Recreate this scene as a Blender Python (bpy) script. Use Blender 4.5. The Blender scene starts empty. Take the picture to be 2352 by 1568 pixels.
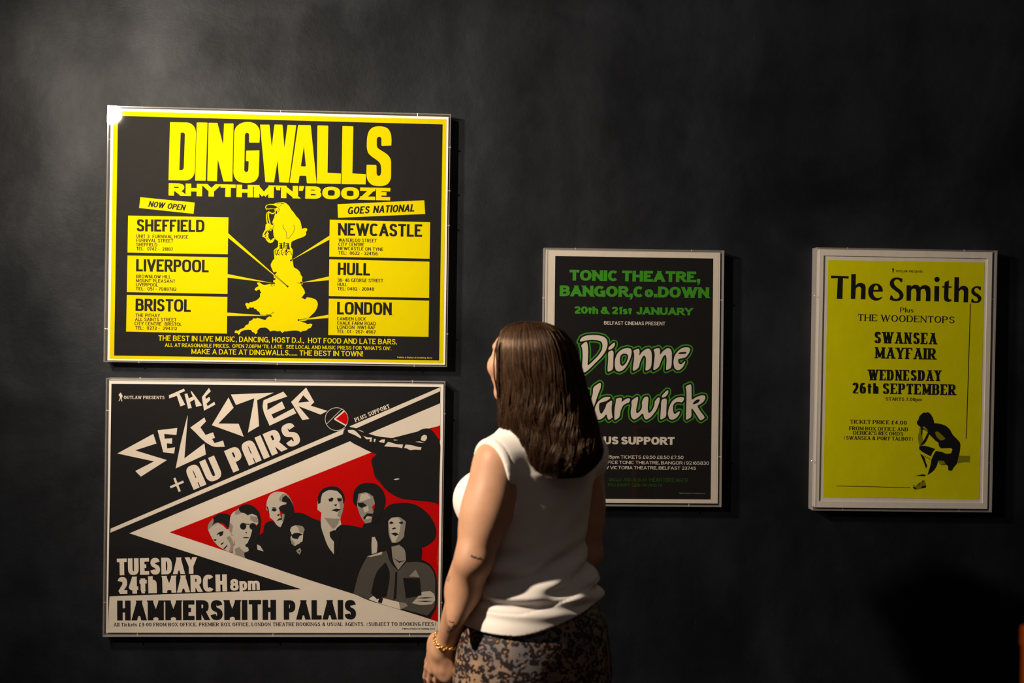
import bpy, math, random
import numpy as np
from mathutils import Vector, geometry

S = bpy.context.scene
COL = S.collection

# ------------------------------------------------------------------ camera, world, lamp, exposure
IW, IH = 2352.0, 1568.0
FPX = 35.0 / 36.0 * IW                       # 35 mm lens on a 36 mm sensor, in pixels of the 2352 frame
CAM = Vector((0.0, -3.08, 1.60))             # the wall is the plane y = 0
YAW, PITCH, ROLL = math.radians(2.811), math.radians(-0.173), math.radians(0.851)
_cy, _sy, _cp, _sp = math.cos(YAW), math.sin(YAW), math.cos(PITCH), math.sin(PITCH)
FWD = Vector((_sy * _cp, _cy * _cp, _sp))
_rt = Vector((_cy, -_sy, 0.0))
_up = _rt.cross(FWD)
RT = math.cos(ROLL) * _rt + math.sin(ROLL) * _up
UP = -math.sin(ROLL) * _rt + math.cos(ROLL) * _up

cd = bpy.data.cameras.new('camera')
cam = bpy.data.objects.new('camera', cd)
COL.objects.link(cam)
cd.sensor_width = 36.0
cd.lens = 35.0
cd.clip_start = 0.05
from mathutils import Matrix
_m = Matrix((RT, UP, -FWD)).transposed().to_4x4()
_m.translation = CAM
cam.matrix_world = _m
cd.dof.use_dof = True
cd.dof.focus_distance = 3.04
cd.dof.aperture_fstop = 2.2
S.camera = cam

w = bpy.data.worlds.new('dim_room_air')
S.world = w
w.use_nodes = True
w.node_tree.nodes['Background'].inputs['Color'].default_value = (1.0, 0.86, 0.80, 1)
w.node_tree.nodes['Background'].inputs['Strength'].default_value = 0.016

ld = bpy.data.lights.new('gallery_spotlight', 'SPOT')
lamp = bpy.data.objects.new('gallery_spotlight', ld)
COL.objects.link(lamp)
lamp.location = (-1.556, -1.45, 2.558)
ld.energy = 375.0
ld.color = (1.0, 0.82, 0.63)
ld.spot_size = math.radians(150)
ld.spot_blend = 1.0
ld.shadow_soft_size = 0.04
_aim = Vector((2.0, 0.0, 1.20))
lamp.rotation_euler = (_aim - lamp.location).to_track_quat('-Z', 'Y').to_euler()

ad_ = bpy.data.lights.new('ceiling_glow', 'AREA')      # the dim general light of the room, overhead
ceil_ = bpy.data.objects.new('ceiling_glow', ad_)
COL.objects.link(ceil_)
ad_.shape = 'RECTANGLE'
ad_.size, ad_.size_y = 2.6, 1.4
ad_.energy = 2.2
ad_.color = (1.0, 0.84, 0.76)
ceil_.location = (0.9, -2.1, 3.5)
ceil_.rotation_euler = (Vector((0.25, -0.6, 0.9)) - ceil_.location).to_track_quat('-Z', 'Y').to_euler()

S.view_settings.view_transform = 'Standard'
S.view_settings.look = 'None'
S.view_settings.gamma = 1.0
S.view_settings.exposure = 0.0
S.view_settings.use_curve_mapping = False
S.cycles.max_bounces = 8
S.cycles.transparent_max_bounces = 16


def at(px, py, y):
    """the point of the plane y (metres from the wall, negative = towards the room) seen at a pixel"""
    d = FWD + RT * ((px - IW / 2) / FPX) + UP * ((IH / 2 - py) / FPX)
    return CAM + d * ((y - CAM.y) / d.y)


def px_of(p):
    v = Vector(p) - CAM
    z = v.dot(FWD)
    return (IW / 2 + FPX * v.dot(RT) / z, IH / 2 - FPX * v.dot(UP) / z)


# ------------------------------------------------------------------ materials
def new_mat(name):
    m = bpy.data.materials.new(name)
    m.use_nodes = True
    return m, m.node_tree.nodes, m.node_tree.links, m.node_tree.nodes['Principled BSDF']


def flat(name, col, rough=0.6, spec=0.3, metal=0.0):
    m, n, l, b = new_mat(name)
    b.inputs['Base Color'].default_value = (*col, 1)
    b.inputs['Roughness'].default_value = rough
    b.inputs['Specular IOR Level'].default_value = spec
    b.inputs['Metallic'].default_value = metal
    return m


def ink(name, col, rough=0.55, spec=0.25, mottling=0.06):
    """printed paper: a little mottling and paper tooth"""
    m, n, l, b = new_mat(name)
    t = n.new('ShaderNodeTexCoord')
    no = n.new('ShaderNodeTexNoise')
    no.inputs['Scale'].default_value = 9.0
    no.inputs['Detail'].default_value = 5.0
    l.new(t.outputs['Object'], no.inputs['Vector'])
    mx = n.new('ShaderNodeMixRGB')
    mx.inputs['Color1'].default_value = (*[c * (1 - mottling) for c in col], 1)
    mx.inputs['Color2'].default_value = (*[min(1, c * (1 + mottling)) for c in col], 1)
    l.new(no.outputs['Fac'], mx.inputs['Fac'])
    l.new(mx.outputs['Color'], b.inputs['Base Color'])
    b.inputs['Roughness'].default_value = rough
    b.inputs['Specular IOR Level'].default_value = spec
    n2 = n.new('ShaderNodeTexNoise')
    n2.inputs['Scale'].default_value = 26.0
    n2.inputs['Detail'].default_value = 3.0
    l.new(t.outputs['Object'], n2.inputs['Vector'])
    bp = n.new('ShaderNodeBump')
    bp.inputs['Strength'].default_value = 0.25
    bp.inputs['Distance'].default_value = 0.004
    l.new(n2.outputs['Fac'], bp.inputs['Height'])
    l.new(bp.outputs['Normal'], b.inputs['Normal'])
    return m


M = {}
M['paper'] = ink('warm_white_paper', (0.72, 0.665, 0.59), 0.6, 0.12)
M['black'] = ink('black_ink', (0.0105, 0.0105, 0.0115), 0.6, 0.11)
M['yellow'] = ink('fluorescent_yellow_ink', (0.68, 0.60, 0.0), 0.7, 0.02, 0.03)
M['lime'] = ink('yellow_green_paper', (0.80, 0.80, 0.0), 0.7, 0.03, 0.09)
M['red'] = ink('red_ink', (0.50, 0.0, 0.0), 0.6, 0.08)
M['green'] = ink('green_ink', (0.05, 0.30, 0.02), 0.6, 0.1)
M['dullgreen'] = ink('dull_green_ink', (0.03, 0.11, 0.01), 0.6, 0.1)
M['skin_tone'] = ink('halftone_light_grey', (0.50, 0.465, 0.41))
M['mid_tone'] = ink('halftone_mid_grey', (0.26, 0.245, 0.22))
M['dark_tone'] = ink('halftone_dark_grey', (0.075, 0.07, 0.063))
M['olive'] = ink('olive_halftone', (0.30, 0.29, 0.0))
M['tray'] = ink('white_board', (0.86, 0.83, 0.79), 0.6, 0.3, 0.02)


def clear_acrylic(name, body, body_col, rough):
    m = bpy.data.materials.new(name)
    m.use_nodes = True
    n, l = m.node_tree.nodes, m.node_tree.links
    n.clear()
    out = n.new('ShaderNodeOutputMaterial')
    tr = n.new('ShaderNodeBsdfTransparent')
    gl = n.new('ShaderNodeBsdfGlossy')
    gl.inputs['Roughness'].default_value = rough
    lw = n.new('ShaderNodeLayerWeight')         # Schlick's Fresnel for a thin sheet, the same from both sides
    lw.inputs['Blend'].default_value = 0.5
    pw = n.new('ShaderNodeMath')
    pw.operation = 'POWER'
    l.new(lw.outputs['Facing'], pw.inputs[0])
    pw.inputs[1].default_value = 5.0
    fr = n.new('ShaderNodeMath')
    fr.operation = 'MULTIPLY_ADD'
    l.new(pw.outputs[0], fr.inputs[0])
    fr.inputs[1].default_value = 0.96
    fr.inputs[2].default_value = 0.04
    m1 = n.new('ShaderNodeMixShader')
    l.new(fr.outputs[0], m1.inputs[0])
    l.new(tr.outputs[0], m1.inputs[1])
    l.new(gl.outputs[0], m1.inputs[2])
    if body > 0:
        df = n.new('ShaderNodeBsdfDiffuse')
        df.inputs['Color'].default_value = (*body_col, 1)
        m2 = n.new('ShaderNodeMixShader')
        m2.inputs[0].default_value = body
        l.new(m1.outputs[0], m2.inputs[1])
        l.new(df.outputs[0], m2.inputs[2])
        l.new(m2.outputs[0], out.inputs['Surface'])
    else:
        l.new(m1.outputs[0], out.inputs['Surface'])
    return m


M['acrylic'] = clear_acrylic('clear_acrylic', 0.0, (1, 1, 1), 0.015)
M['acrylic_edge'] = clear_acrylic('reflection_grey_acrylic', 0.22, (0.75, 0.72, 0.72), 0.12)  # pale diffuse body stands in for the board's reflections in the cover's edges
M['screw'] = flat('bright_screw', (0.85, 0.82, 0.78), 0.3, 0.5, 0.6)


# ------------------------------------------------------------------ mesh helpers
def link_mesh(name, verts, faces, mats, parent=None, mat_idx=None, smooth=False):
    me = bpy.data.meshes.new(name)
    me.from_pydata([tuple(v) for v in verts], [], faces)
    for m in (mats if isinstance(mats, (list, tuple)) else [mats]):
        me.materials.append(m)
    if mat_idx is not None:
        me.polygons.foreach_set('material_index', mat_idx)
    if smooth:
        me.polygons.foreach_set('use_smooth', [True] * len(me.polygons))
    me.update()
    o = bpy.data.objects.new(name, me)
    COL.objects.link(o)
    if parent is not None:
        o.parent = parent
    return o


def thing(name, label, cat, loc, group=None):
    o = bpy.data.objects.new(name, None)
    o.empty_display_size = 0.05
    COL.objects.link(o)
    o.location = loc
    o['label'] = label
    o['category'] = cat
    if group:
        o['group'] = group
    return o


def prism_quad(q, y0, y1):
    """box over a quad of (x, z) corners TL TR BR BL, between depths y0 (back) and y1 (front)"""
    v = [Vector((c[0], y1, c[1])) for c in q] + [Vector((c[0], y0, c[1])) for c in q]
    f = [(3, 2, 1, 0), (4, 5, 6, 7)] + [(i, (i + 1) % 4, 4 + (i + 1) % 4, 4 + i) for i in range(4)]
    return v, f


# ------------------------------------------------------------------ lettering: skeleton glyphs stroked with a pen
def arc(cx, cy, rx, ry, a0, a1, n=12, e=2.0):
    out = []
    for i in range(n + 1):
        a = math.radians(a0 + (a1 - a0) * i / n)
        c, s = math.cos(a), math.sin(a)
        if e != 2.0:
            c = math.copysign(abs(c) ** (2 / e), c)
            s = math.copysign(abs(s) ** (2 / e), s)
        out.append((cx + rx * c, cy + ry * s))
    return out


def glyphs(e):
    """e = squareness of the round letters. glyph: (width, [(flags, points)]) ; flags: t thin, n no serif, c closed"""
    G = {}
    L = lambda *p: list(p)
    O = arc(.5, .5, .5, .5, 90, 450, 28, e)[:-1]
    G['A'] = (.74, [('t', L((0, 0), (.5, 1))), ('', L((.5, 1), (1, 0))), ('tn', L((.18, .28), (.82, .28)))])
    G['B'] = (.68, [('', L((0, 0), (0, 1))), ('n', L((0, 1), (.5, 1)) + arc(.5, .765, .43, .235, 90, -90, 10, e) + L((0, .53))),
                    ('n', L((0, .53), (.52, .53)) + arc(.52, .265, .48, .265, 90, -90, 10, e) + L((0, 0)))])
    G['C'] = (.70, [('n', arc(.5, .5, .5, .5, 42, 318, 22, e))])
    G['D'] = (.70, [('', L((0, 0), (0, 1))), ('n', L((0, 1), (.42, 1)) + arc(.42, .5, .58, .5, 90, -90, 16, e) + L((0, 0)))])
    G['E'] = (.60, [('', L((0, 0), (0, 1))), ('k', L((0, 1), (1, 1))), ('tn', L((0, .52), (.88, .52))), ('k', L((0, 0), (1, 0)))])
    G['F'] = (.56, [('', L((0, 0), (0, 1))), ('k', L((0, 1), (1, 1))), ('tn', L((0, .5), (.86, .5)))])
    G['G'] = (.74, [('n', arc(.5, .5, .5, .5, 42, 335, 22, e)), ('n', L((1, 0), (1, .44), (.58, .44)))])
    G['H'] = (.70, [('', L((0, 0), (0, 1))), ('', L((1, 0), (1, 1))), ('tn', L((0, .51), (1, .51)))])
    G['I'] = (.0, [('', L((0, 0), (0, 1)))])
    G['J'] = (.52, [('n', L((1, 1), (1, .32)) + arc(.5, .32, .5, .32, 0, -180, 12, e))])
    G['K'] = (.70, [('', L((0, 0), (0, 1))), ('t', L((0, .36), (.95, 1))), ('', L((.34, .58), (1, 0)))])
    G['L'] = (.56, [('', L((0, 1), (0, 0))), ('k', L((0, 0), (1, 0)))])
    G['M'] = (.84, [('t', L((0, 0), (0, 1))), ('n', L((0, 1), (.5, .08))), ('tn', L((.5, .08), (1, 1))), ('', L((1, 0), (1, 1)))])
    G['N'] = (.72, [('t', L((0, 0), (0, 1))), ('n', L((0, 1), (1, 0))), ('t', L((1, 0), (1, 1)))])
    G['O'] = (.76, [('c', O)])
    G['P'] = (.64, [('', L((0, 0), (0, 1))), ('n', L((0, 1), (.5, 1)) + arc(.5, .735, .5, .265, 90, -90, 12, e) + L((0, .47)))])
    G['Q'] = (.76, [('c', O), ('n', L((.6, .25), (1, -.02)))])
    G['R'] = (.68, [('', L((0, 0), (0, 1))), ('n', L((0, 1), (.5, 1)) + arc(.5, .745, .46, .255, 90, -90, 12, e) + L((0, .49))), ('', L((.48, .49), (1, 0)))])
    G['S'] = (.64, [('n', [(.95, .80)] + arc(.5, .75, .44, .25, 25, 180, 10, e) + arc(.52, .75, .46, .22, 180, 245, 5, 2)[1:]
                          + arc(.48, .26, .5, .235, 65, 0, 5, 2) + arc(.5, .26, .48, .26, 0, -160, 12, e) + [(.0, .22)])])
    G['T'] = (.64, [('', L((.5, 0), (.5, 1))), ('kk', L((0, 1), (1, 1)))])
    G['U'] = (.70, [('n', L((0, 1), (0, .34)) + arc(.5, .36, .5, .36, 180, 360, 16, e) + L((1, 1)))])
    G['V'] = (.72, [('', L((0, 1), (.5, 0))), ('t', L((.5, 0), (1, 1)))])
    G['W'] = (1.05, [('', L((0, 1), (.26, 0))), ('tn', L((.26, 0), (.5, 1))), ('n', L((.5, 1), (.74, 0))), ('t', L((.74, 0), (1, 1)))])
    G['X'] = (.70, [('', L((0, 1), (1, 0))), ('t', L((0, 0), (1, 1)))])
    G['Y'] = (.70, [('', L((0, 1), (.5, .44))), ('t', L((1, 1), (.5, .44))), ('', L((.5, 0), (.5, .48)))])
    G['Z'] = (.64, [('k', L((0, 1), (1, 1))), ('n', L((.98, 1), (.02, 0))), ('k', L((0, 0), (1, 0)))])
    G['0'] = (.60, [('c', O)])
    G['1'] = (.30, [('', L((.9, 0), (.9, 1))), ('tn', L((.9, 1), (0, .74)))])
    G['2'] = (.58, [('n', arc(.5, .7, .5, .3, 165, -28, 12, e) + L((0, 0), (1, 0)))])
    G['3'] = (.58, [('n', arc(.47, .76, .46, .24, 160, -90, 12, e) + arc(.47, .27, .53, .27, 90, -160, 12, e))])
    G['4'] = (.60, [('n', L((1, .26), (0, .26), (.68, 1))), ('n', L((.74, 0), (.74, 1)))])
    G['5'] = (.58, [('n', L((.92, 1), (.14, 1), (.06, .53)) + arc(.48, .32, .52, .32, 125, -155, 14, e))])
    G['6'] = (.60, [('c', arc(.5, .31, .5, .31, 90, 450, 20, e)[:-1]), ('n', L((.0, .31), (.02, .55)) + arc(.52, .6, .5, .4, 170, 45, 8, 2))])
    G['7'] = (.56, [('n', L((0, 1), (1, 1), (.32, 0)))])
    G['8'] = (.60, [('c', arc(.5, .27, .5, .27, 90, 450, 20, e)[:-1]), ('c', arc(.5, .77, .43, .23, 90, 450, 20, e)[:-1])])
    G['9'] = (.60, [('c', arc(.5, .69, .5, .31, 90, 450, 20, e)[:-1]), ('n', L((1, .69), (.98, .45)) + arc(.48, .4, .5, .4, -10, -135, 8, 2))])
    G['&'] = (.76, [('n', L((1, 0), (.28, .68)) + arc(.45, .80, .24, .20, 200, -40, 10, 2) + L((.2, .46)) + arc(.38, .26, .38, .26, 130, 330, 10, 2) + L((.95, .45)))])
    G['£'] = (.58, [('n', arc(.62, .74, .36, .26, 25, 180, 10, 2) + L((.3, .3), (.02, 0))), ('n', L((0, 0), (1, 0))), ('tn', L((.02, .45), (.72, .45)))])
    G['('] = (.36, [('tn', arc(1.0, .45, 1.0, .62, 125, 235, 10, 2))])
    G[')'] = (.36, [('tn', arc(0, .45, 1.0, .62, 55, -55, 10, 2))])
    G['-'] = (.28, [('n', L((0, .42), (1, .42)))])
    G['+'] = (.60, [('n', L((0, .45), (1, .45))), ('n', L((.5, .08), (.5, .82)))])
    G['.'] = (.0, [('d', L((0, 0)))])
    G[':'] = (.0, [('d', L((0, 0))), ('d', L((0, .55)))])
    G['!'] = (.0, [('d', L((0, 0))), ('n', L((0, .34), (0, 1)))])
    G[','] = (.0, [('q', L((0, 0)))])
    G["'"] = (.0, [('q', L((0, 1)))])
    G['`'] = (.0, [('p', L((0, 1)))])
    # lower case: y 0..1 is the x-height, 2 the ascender, -1 the descender
    o = arc(.5, .5, .5, .5, 90, 450, 24, e)[:-1]
    G['a'] = (.50, [('n', arc(.46, .72, .46, .28, 160, 0, 8, e) + L((.92, 0))), ('n', L((.92, .58), (.4, .56)) + arc(.36, .28, .36, .28, 90, 300, 10, 2) + L((.92, .3)))])
    G['b'] = (.54, [('', L((0, 2), (0, 0))), ('c', o)])
    G['c'] = (.50, [('n', arc(.5, .5, .5, .5, 45, 315, 18, e))])
    G['d'] = (.54, [('', L((1, 2), (1, 0))), ('c', o)])
    G['e'] = (.52, [('n', L((.02, .5), (1, .5)) + arc(.5, .5, .5, .5, 0, 315, 20, e))])
    G['f'] = (.32, [('n', L((.4, 0), (.4, 1.7)) + L((.5, 1.95), (1, 2))), ('n', L((0, 1), (1, 1)))])
    G['g'] = (.54, [('c', o), ('n', L((1, 1), (1, -.3), (.9, -.75), (.5, -1), (.05, -.85)))])
    G['h'] = (.52, [('', L((0, 2), (0, 0))), ('n', L((0, .5)) + arc(.5, .62, .5, .38, 180, 0, 12, e) + L((1, 0)))])
    G['i'] = (.0, [('', L((0, 0), (0, 1))), ('D', L((0, 2)))])
    G['j'] = (.1, [('n', L((1, 1), (1, -.6), (.2, -1)))])
    G['k'] = (.50, [('', L((0, 2), (0, 0))), ('t', L((0, .35), (1, 1))), ('', L((.35, .55), (1, 0)))])
    G['l'] = (.0, [('', L((0, 2), (0, 0)))])
    G['m'] = (.84, [('', L((0, 0), (0, 1))), ('n', L((0, .5)) + arc(.25, .65, .25, .35, 180, 0, 10, e) + L((.5, 0))),
                    ('n', L((.5, .5)) + arc(.75, .65, .25, .35, 180, 0, 10, e) + L((1, 0)))])
    G['n'] = (.52, [('', L((0, 0), (0, 1))), ('n', L((0, .5)) + arc(.5, .62, .5, .38, 180, 0, 12, e) + L((1, 0)))])
    G['o'] = (.56, [('c', o)])
    G['p'] = (.54, [('', L((0, 1), (0, -1))), ('c', o)])
    G['q'] = (.54, [('', L((1, 1), (1, -1))), ('c', o)])
    G['r'] = (.34, [('', L((0, 0), (0, 1))), ('n', L((0, .5)) + arc(.9, .4, .9, .6, 180, 90, 8, 2))])
    G['s'] = (.46, [('n', [(.95, .80)] + arc(.5, .75, .44, .25, 25, 180, 8, e) + arc(.52, .75, .46, .22, 180, 245, 4, 2)[1:]
                          + arc(.48, .26, .5, .235, 65, 0, 4, 2) + arc(.5, .26, .48, .26, 0, -160, 10, e))])
    G['t'] = (.32, [('n', L((.4, 1.95), (.4, .2), (.6, 0), (1, .02))), ('n', L((0, 1), (1, 1)))])
    G['u'] = (.52, [('n', L((0, 1), (0, .36)) + arc(.5, .38, .5, .38, 180, 360, 12, e) + L((1, 1))), ('n', L((1, 0), (1, 1)))])
    G['v'] = (.52, [('', L((0, 1), (.5, 0))), ('t', L((.5, 0), (1, 1)))])
    G['w'] = (.80, [('', L((0, 1), (.26, 0))), ('tn', L((.26, 0), (.5, 1))), ('n', L((.5, 1), (.74, 0))), ('t', L((.74, 0), (1, 1)))])
    G['x'] = (.52, [('', L((0, 1), (1, 0))), ('t', L((0, 0), (1, 1)))])
    G['y'] = (.52, [('', L((0, 1), (.5, 0))), ('t', L((1, 1), (.5, 0), (.3, -.9), (0, -1)))])
    G['z'] = (.48, [('n', L((0, 1), (1, 1), (0, 0), (1, 0)))])
    return G


_GC = {}


def font(wv, wh, e=2.3, wt=None, serif=None, sp=.12, space=.34, xh=.72, slant=0.0, over=None):
    if e not in _GC:
        _GC[e] = glyphs(e)
    return dict(wv=wv, wh=wh, G=_GC[e], wt=wt or wv, serif=serif, sp=sp, space=space, xh=xh, slant=slant, over=over or {})


def clip_y(poly, lo, hi):
    for side, lim in ((1, lo), (-1, hi)):
        out = []
        for i in range(len(poly)):
            a, b = poly[i - 1], poly[i]
            ia, ib = side * (a[1] - lim) >= -1e-9, side * (b[1] - lim) >= -1e-9
            if ia != ib:
                t = (lim - a[1]) / (b[1] - a[1])
                out.append((a[0] + t * (b[0] - a[0]), lim))
            if ib:
                out.append(b)
        poly = out
        if len(poly) < 3:
            return []
    return poly


def stroke_polys(pts, wfun, closed=False):
    """quads along a polyline, mitred; wfun(dx, dy) gives the width for a direction"""
    P = [pts[0]]
    for p in pts[1:]:
        if abs(p[0] - P[-1][0]) + abs(p[1] - P[-1][1]) > 1e-5:
            P.append(p)
    n = len(P)
    if closed and n > 2 and abs(P[0][0] - P[-1][0]) + abs(P[0][1] - P[-1][1]) < 1e-5:
        P.pop()
        n -= 1
    if n < 2:
        return []
    m = n if closed else n - 1
    D, Wd, out = [], [], []
    for i in range(m):
        a, b = P[i], P[(i + 1) % n]
        dx, dy = b[0] - a[0], b[1] - a[1]
        ln = math.hypot(dx, dy)
        dx, dy = dx / ln, dy / ln
        h = wfun(dx, dy) / 2
        D.append((dx, dy))
        Wd.append(h)
        nx, ny = -dy * h, dx * h
        out.append([(a[0] + nx, a[1] + ny), (b[0] + nx, b[1] + ny), (b[0] - nx, b[1] - ny), (a[0] - nx, a[1] - ny)])
    for i in range(0 if closed else 1, n if closed else n - 1):
        d0, d1, h0, h1 = D[(i - 1) % m], D[i % m], Wd[(i - 1) % m], Wd[i % m]
        cr = d0[0] * d1[1] - d0[1] * d1[0]
        dt = d0[0] * d1[0] + d0[1] * d1[1]
        if abs(cr) < 1e-4:
            continue
        s = -1 if cr > 0 else 1                      # the outer side of the bend
        p = P[i]
        o0 = (p[0] - s * d0[1] * h0, p[1] + s * d0[0] * h0)
        o1 = (p[0] - s * d1[1] * h1, p[1] + s * d1[0] * h1)
        t = ((o1[0] - o0[0]) * d1[1] - (o1[1] - o0[1]) * d1[0]) / cr
        if dt > -0.25 and 0 < t < 2.2 * max(h0, h1):
            out.append([p, o0, (o0[0] + d0[0] * t, o0[1] + d0[1] * t), o1])
        else:
            out.append([p, o0, o1])
    return out


def glyph_polys(ch, F, k):
    """convex polygons of one character in cap-height units, and its width"""
    gw, strokes = F['over'].get(ch) or F['G'][ch]
    lower = ch.islower()
    wv, wh, wt, xh = F['wv'], F['wh'], F['wt'], F['xh']
    W = max(gw * k, wv) if gw > 0 else wv
    if gw > 0:
        W = max(W, wv * 1.6)

    def Y(y):
        if not lower:
            return wh / 2 + y * (1 - wh)
        if y <= 1 and y >= 0:
            return wh / 2 + y * (xh - wh)
        if y > 1:
            return (xh - wh / 2) + (y - 1) * (1 - wh / 2 - (xh - wh / 2))
        return wh / 2 + y * (.28 + wh / 2 - wh / 2)
    X = lambda x: wv / 2 + x * (W - wv)
    out = []
    for fl, pts in strokes:
        if 'd' in fl or 'D' in fl or 'q' in fl or 'p' in fl:
            s = max(wv, wh) * .5
            x = X(pts[0][0])
            if 'D' in fl:
                c = 1 - s
                out.append([(x - s, c - s), (x + s, c - s), (x + s, c + s), (x - s, c + s)])
            elif 'd' in fl:
                c = s if pts[0][1] == 0 else xh - s
                out.append([(x - s, c - s), (x + s, c - s), (x + s, c + s), (x - s, c + s)])
            elif pts[0][1] == 0:
                out.append([(x - s, 0), (x + s, 0), (x + s, 2 * s), (x - s, 2 * s)])
                out.append([(x - s * .1, 0), (x + s, 0), (x + s * .5, -s * 1.2), (x - s * .8, -s * 1.6)])
            else:
                sg = 1 if 'q' in fl else -1
                out.append([(x - s * .9, 1), (x + s * .9, 1), (x + s * .9 - sg * s * .5, .62), (x - s * .5 - sg * s * .5, .62)] if sg > 0 else
                           [(x - s * .9, 1), (x + s * .9, 1), (x + s * .5 + s * .5, .62), (x - s * .9 + s * .5, .62)])
            continue
        tw = wt if 't' in fl else wv
        th = min(wh, wt) if 't' in fl and F['serif'] else wh

        def wf(dx, dy, tw=tw, th=th):
            return math.sqrt((tw * dy) ** 2 + (th * dx) ** 2)
        q = [(X(x), Y(y)) for x, y in pts]
        ys = [p[1] for p in pts]
        lo = -.34 if min(ys) < -.05 or ch in '(),Q' else 0.0
        hi = 1.0 if (not lower or max(ys) > 1.01) else xh
        if ch in '()':
            hi = 1.1
        closed = 'c' in fl
        ends = []
        if not closed:
            for (i, j) in ((0, 1), (-1, -2)):
                dx, dy = q[i][0] - q[j][0], q[i][1] - q[j][1]
                ln = math.hypot(dx, dy) or 1
                dx, dy = dx / ln, dy / ln
                raw = pts[i]
                if abs(dy) > .3 and raw[1] in (0, 1, 2, -1):
                    q[i] = (q[i][0] + dx / abs(dy) * wh / 2, q[i][1] + math.copysign(wh / 2, dy))
                    ends.append((q[i][0], q[i][1], dy))
                    ex = wv * .5
                    q[i] = (q[i][0] + dx * ex, q[i][1] + dy * ex)
                elif abs(dy) < .05 and raw[0] in (0, 1):
                    q[i] = (q[i][0] + math.copysign(wv / 2 if wv / 2 < W * .3 else W * .3, dx), q[i][1])
        for poly in stroke_polys(q, wf, closed):
            poly = clip_y(poly, lo, hi)
            if poly:
                out.append(poly)
        if F['serif'] and not closed and not (lower and wv > .2):
            sl, st = F['serif']
            if 'n' not in fl:
                for (x, y, dy) in ends:
                    h = tw / 2 + sl
                    y0, y1 = (y, y + st) if dy < 0 else (y - st, y)
                    yb = y if dy < 0 else y
                    out.append([(x - h, y0), (x + h, y0), (x + h, y1), (x - h, y1)])
            if 'k' in fl:
                for i in ([0, -1] if 'kk' in fl else [-1]):
                    x, y = q[i]
                    dirn = -1 if y > .5 else 1
                    sgn = 1 if i == -1 else -1
                    y0 = y + (wh / 2 if dirn < 0 else -wh / 2)
                    out.append([(x, y0), (x - sgn * wt * 1.1, y0), (x - sgn * wt * .45, y0 + dirn * .26), (x, y0 + dirn * .30)])
    if F['slant']:
        out = [[(x + F['slant'] * y, y) for x, y in p] for p in out]
    return out, W


def hull2(pts):
    """convex outline of a few points"""
    P = sorted(set((round(a[0], 6), round(a[1], 6)) for a in pts))
    if len(P) < 3:
        return P
    out = []
    for seq in (P, P[::-1]):
        h = []
        for p in seq:
            while len(h) > 1 and (h[-1][0] - h[-2][0]) * (p[1] - h[-2][1]) - (h[-1][1] - h[-2][1]) * (p[0] - h[-2][0]) <= 1e-9:
                h.pop()
            h.append(p)
        out += h[:-1]
    return out


def flow(pts, lim=0.74):
    """an outline with its gentle bends turned into curves; corners stay corners"""
    n = len(pts)
    if n < 6:
        return pts
    tan = []
    for i in range(n):
        a, p, b = pts[i - 1], pts[i], pts[(i + 1) % n]
        u, v = (p[0] - a[0], p[1] - a[1]), (b[0] - p[0], b[1] - p[1])
        lu, lv = math.hypot(*u), math.hypot(*v)
        if lu < 1e-6 or lv < 1e-6 or (u[0] * v[0] + u[1] * v[1]) / (lu * lv) < lim:
            tan.append(None)
        else:
            t = (u[0] / lu + v[0] / lv, u[1] / lu + v[1] / lv)
            if min(lu, lv) < .36 * max(lu, lv):       # a long straight run stays straight
                t = (u[0] / lu, u[1] / lu) if lu > lv else (v[0] / lv, v[1] / lv)
            lt = math.hypot(*t)
            tan.append((t[0] / lt, t[1] / lt))
    out = []
    for i in range(n):
        p, q = pts[i], pts[(i + 1) % n]
        out.append(p)
        if tan[i] is None and tan[(i + 1) % n] is None:
            continue
        d = (q[0] - p[0], q[1] - p[1])
        ln = math.hypot(*d)
        t0 = tan[i] or (d[0] / ln, d[1] / ln)
        t1 = tan[(i + 1) % n] or (d[0] / ln, d[1] / ln)
        for k in (.25, .5, .75):
            h00, h10, h01, h11 = 2 * k ** 3 - 3 * k * k + 1, k ** 3 - 2 * k * k + k, -2 * k ** 3 + 3 * k * k, k ** 3 - k * k
            out.append(tuple(h00 * p[j] + h10 * ln * t0[j] + h01 * q[j] + h11 * ln * t1[j] for j in (0, 1)))
    return out


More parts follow.
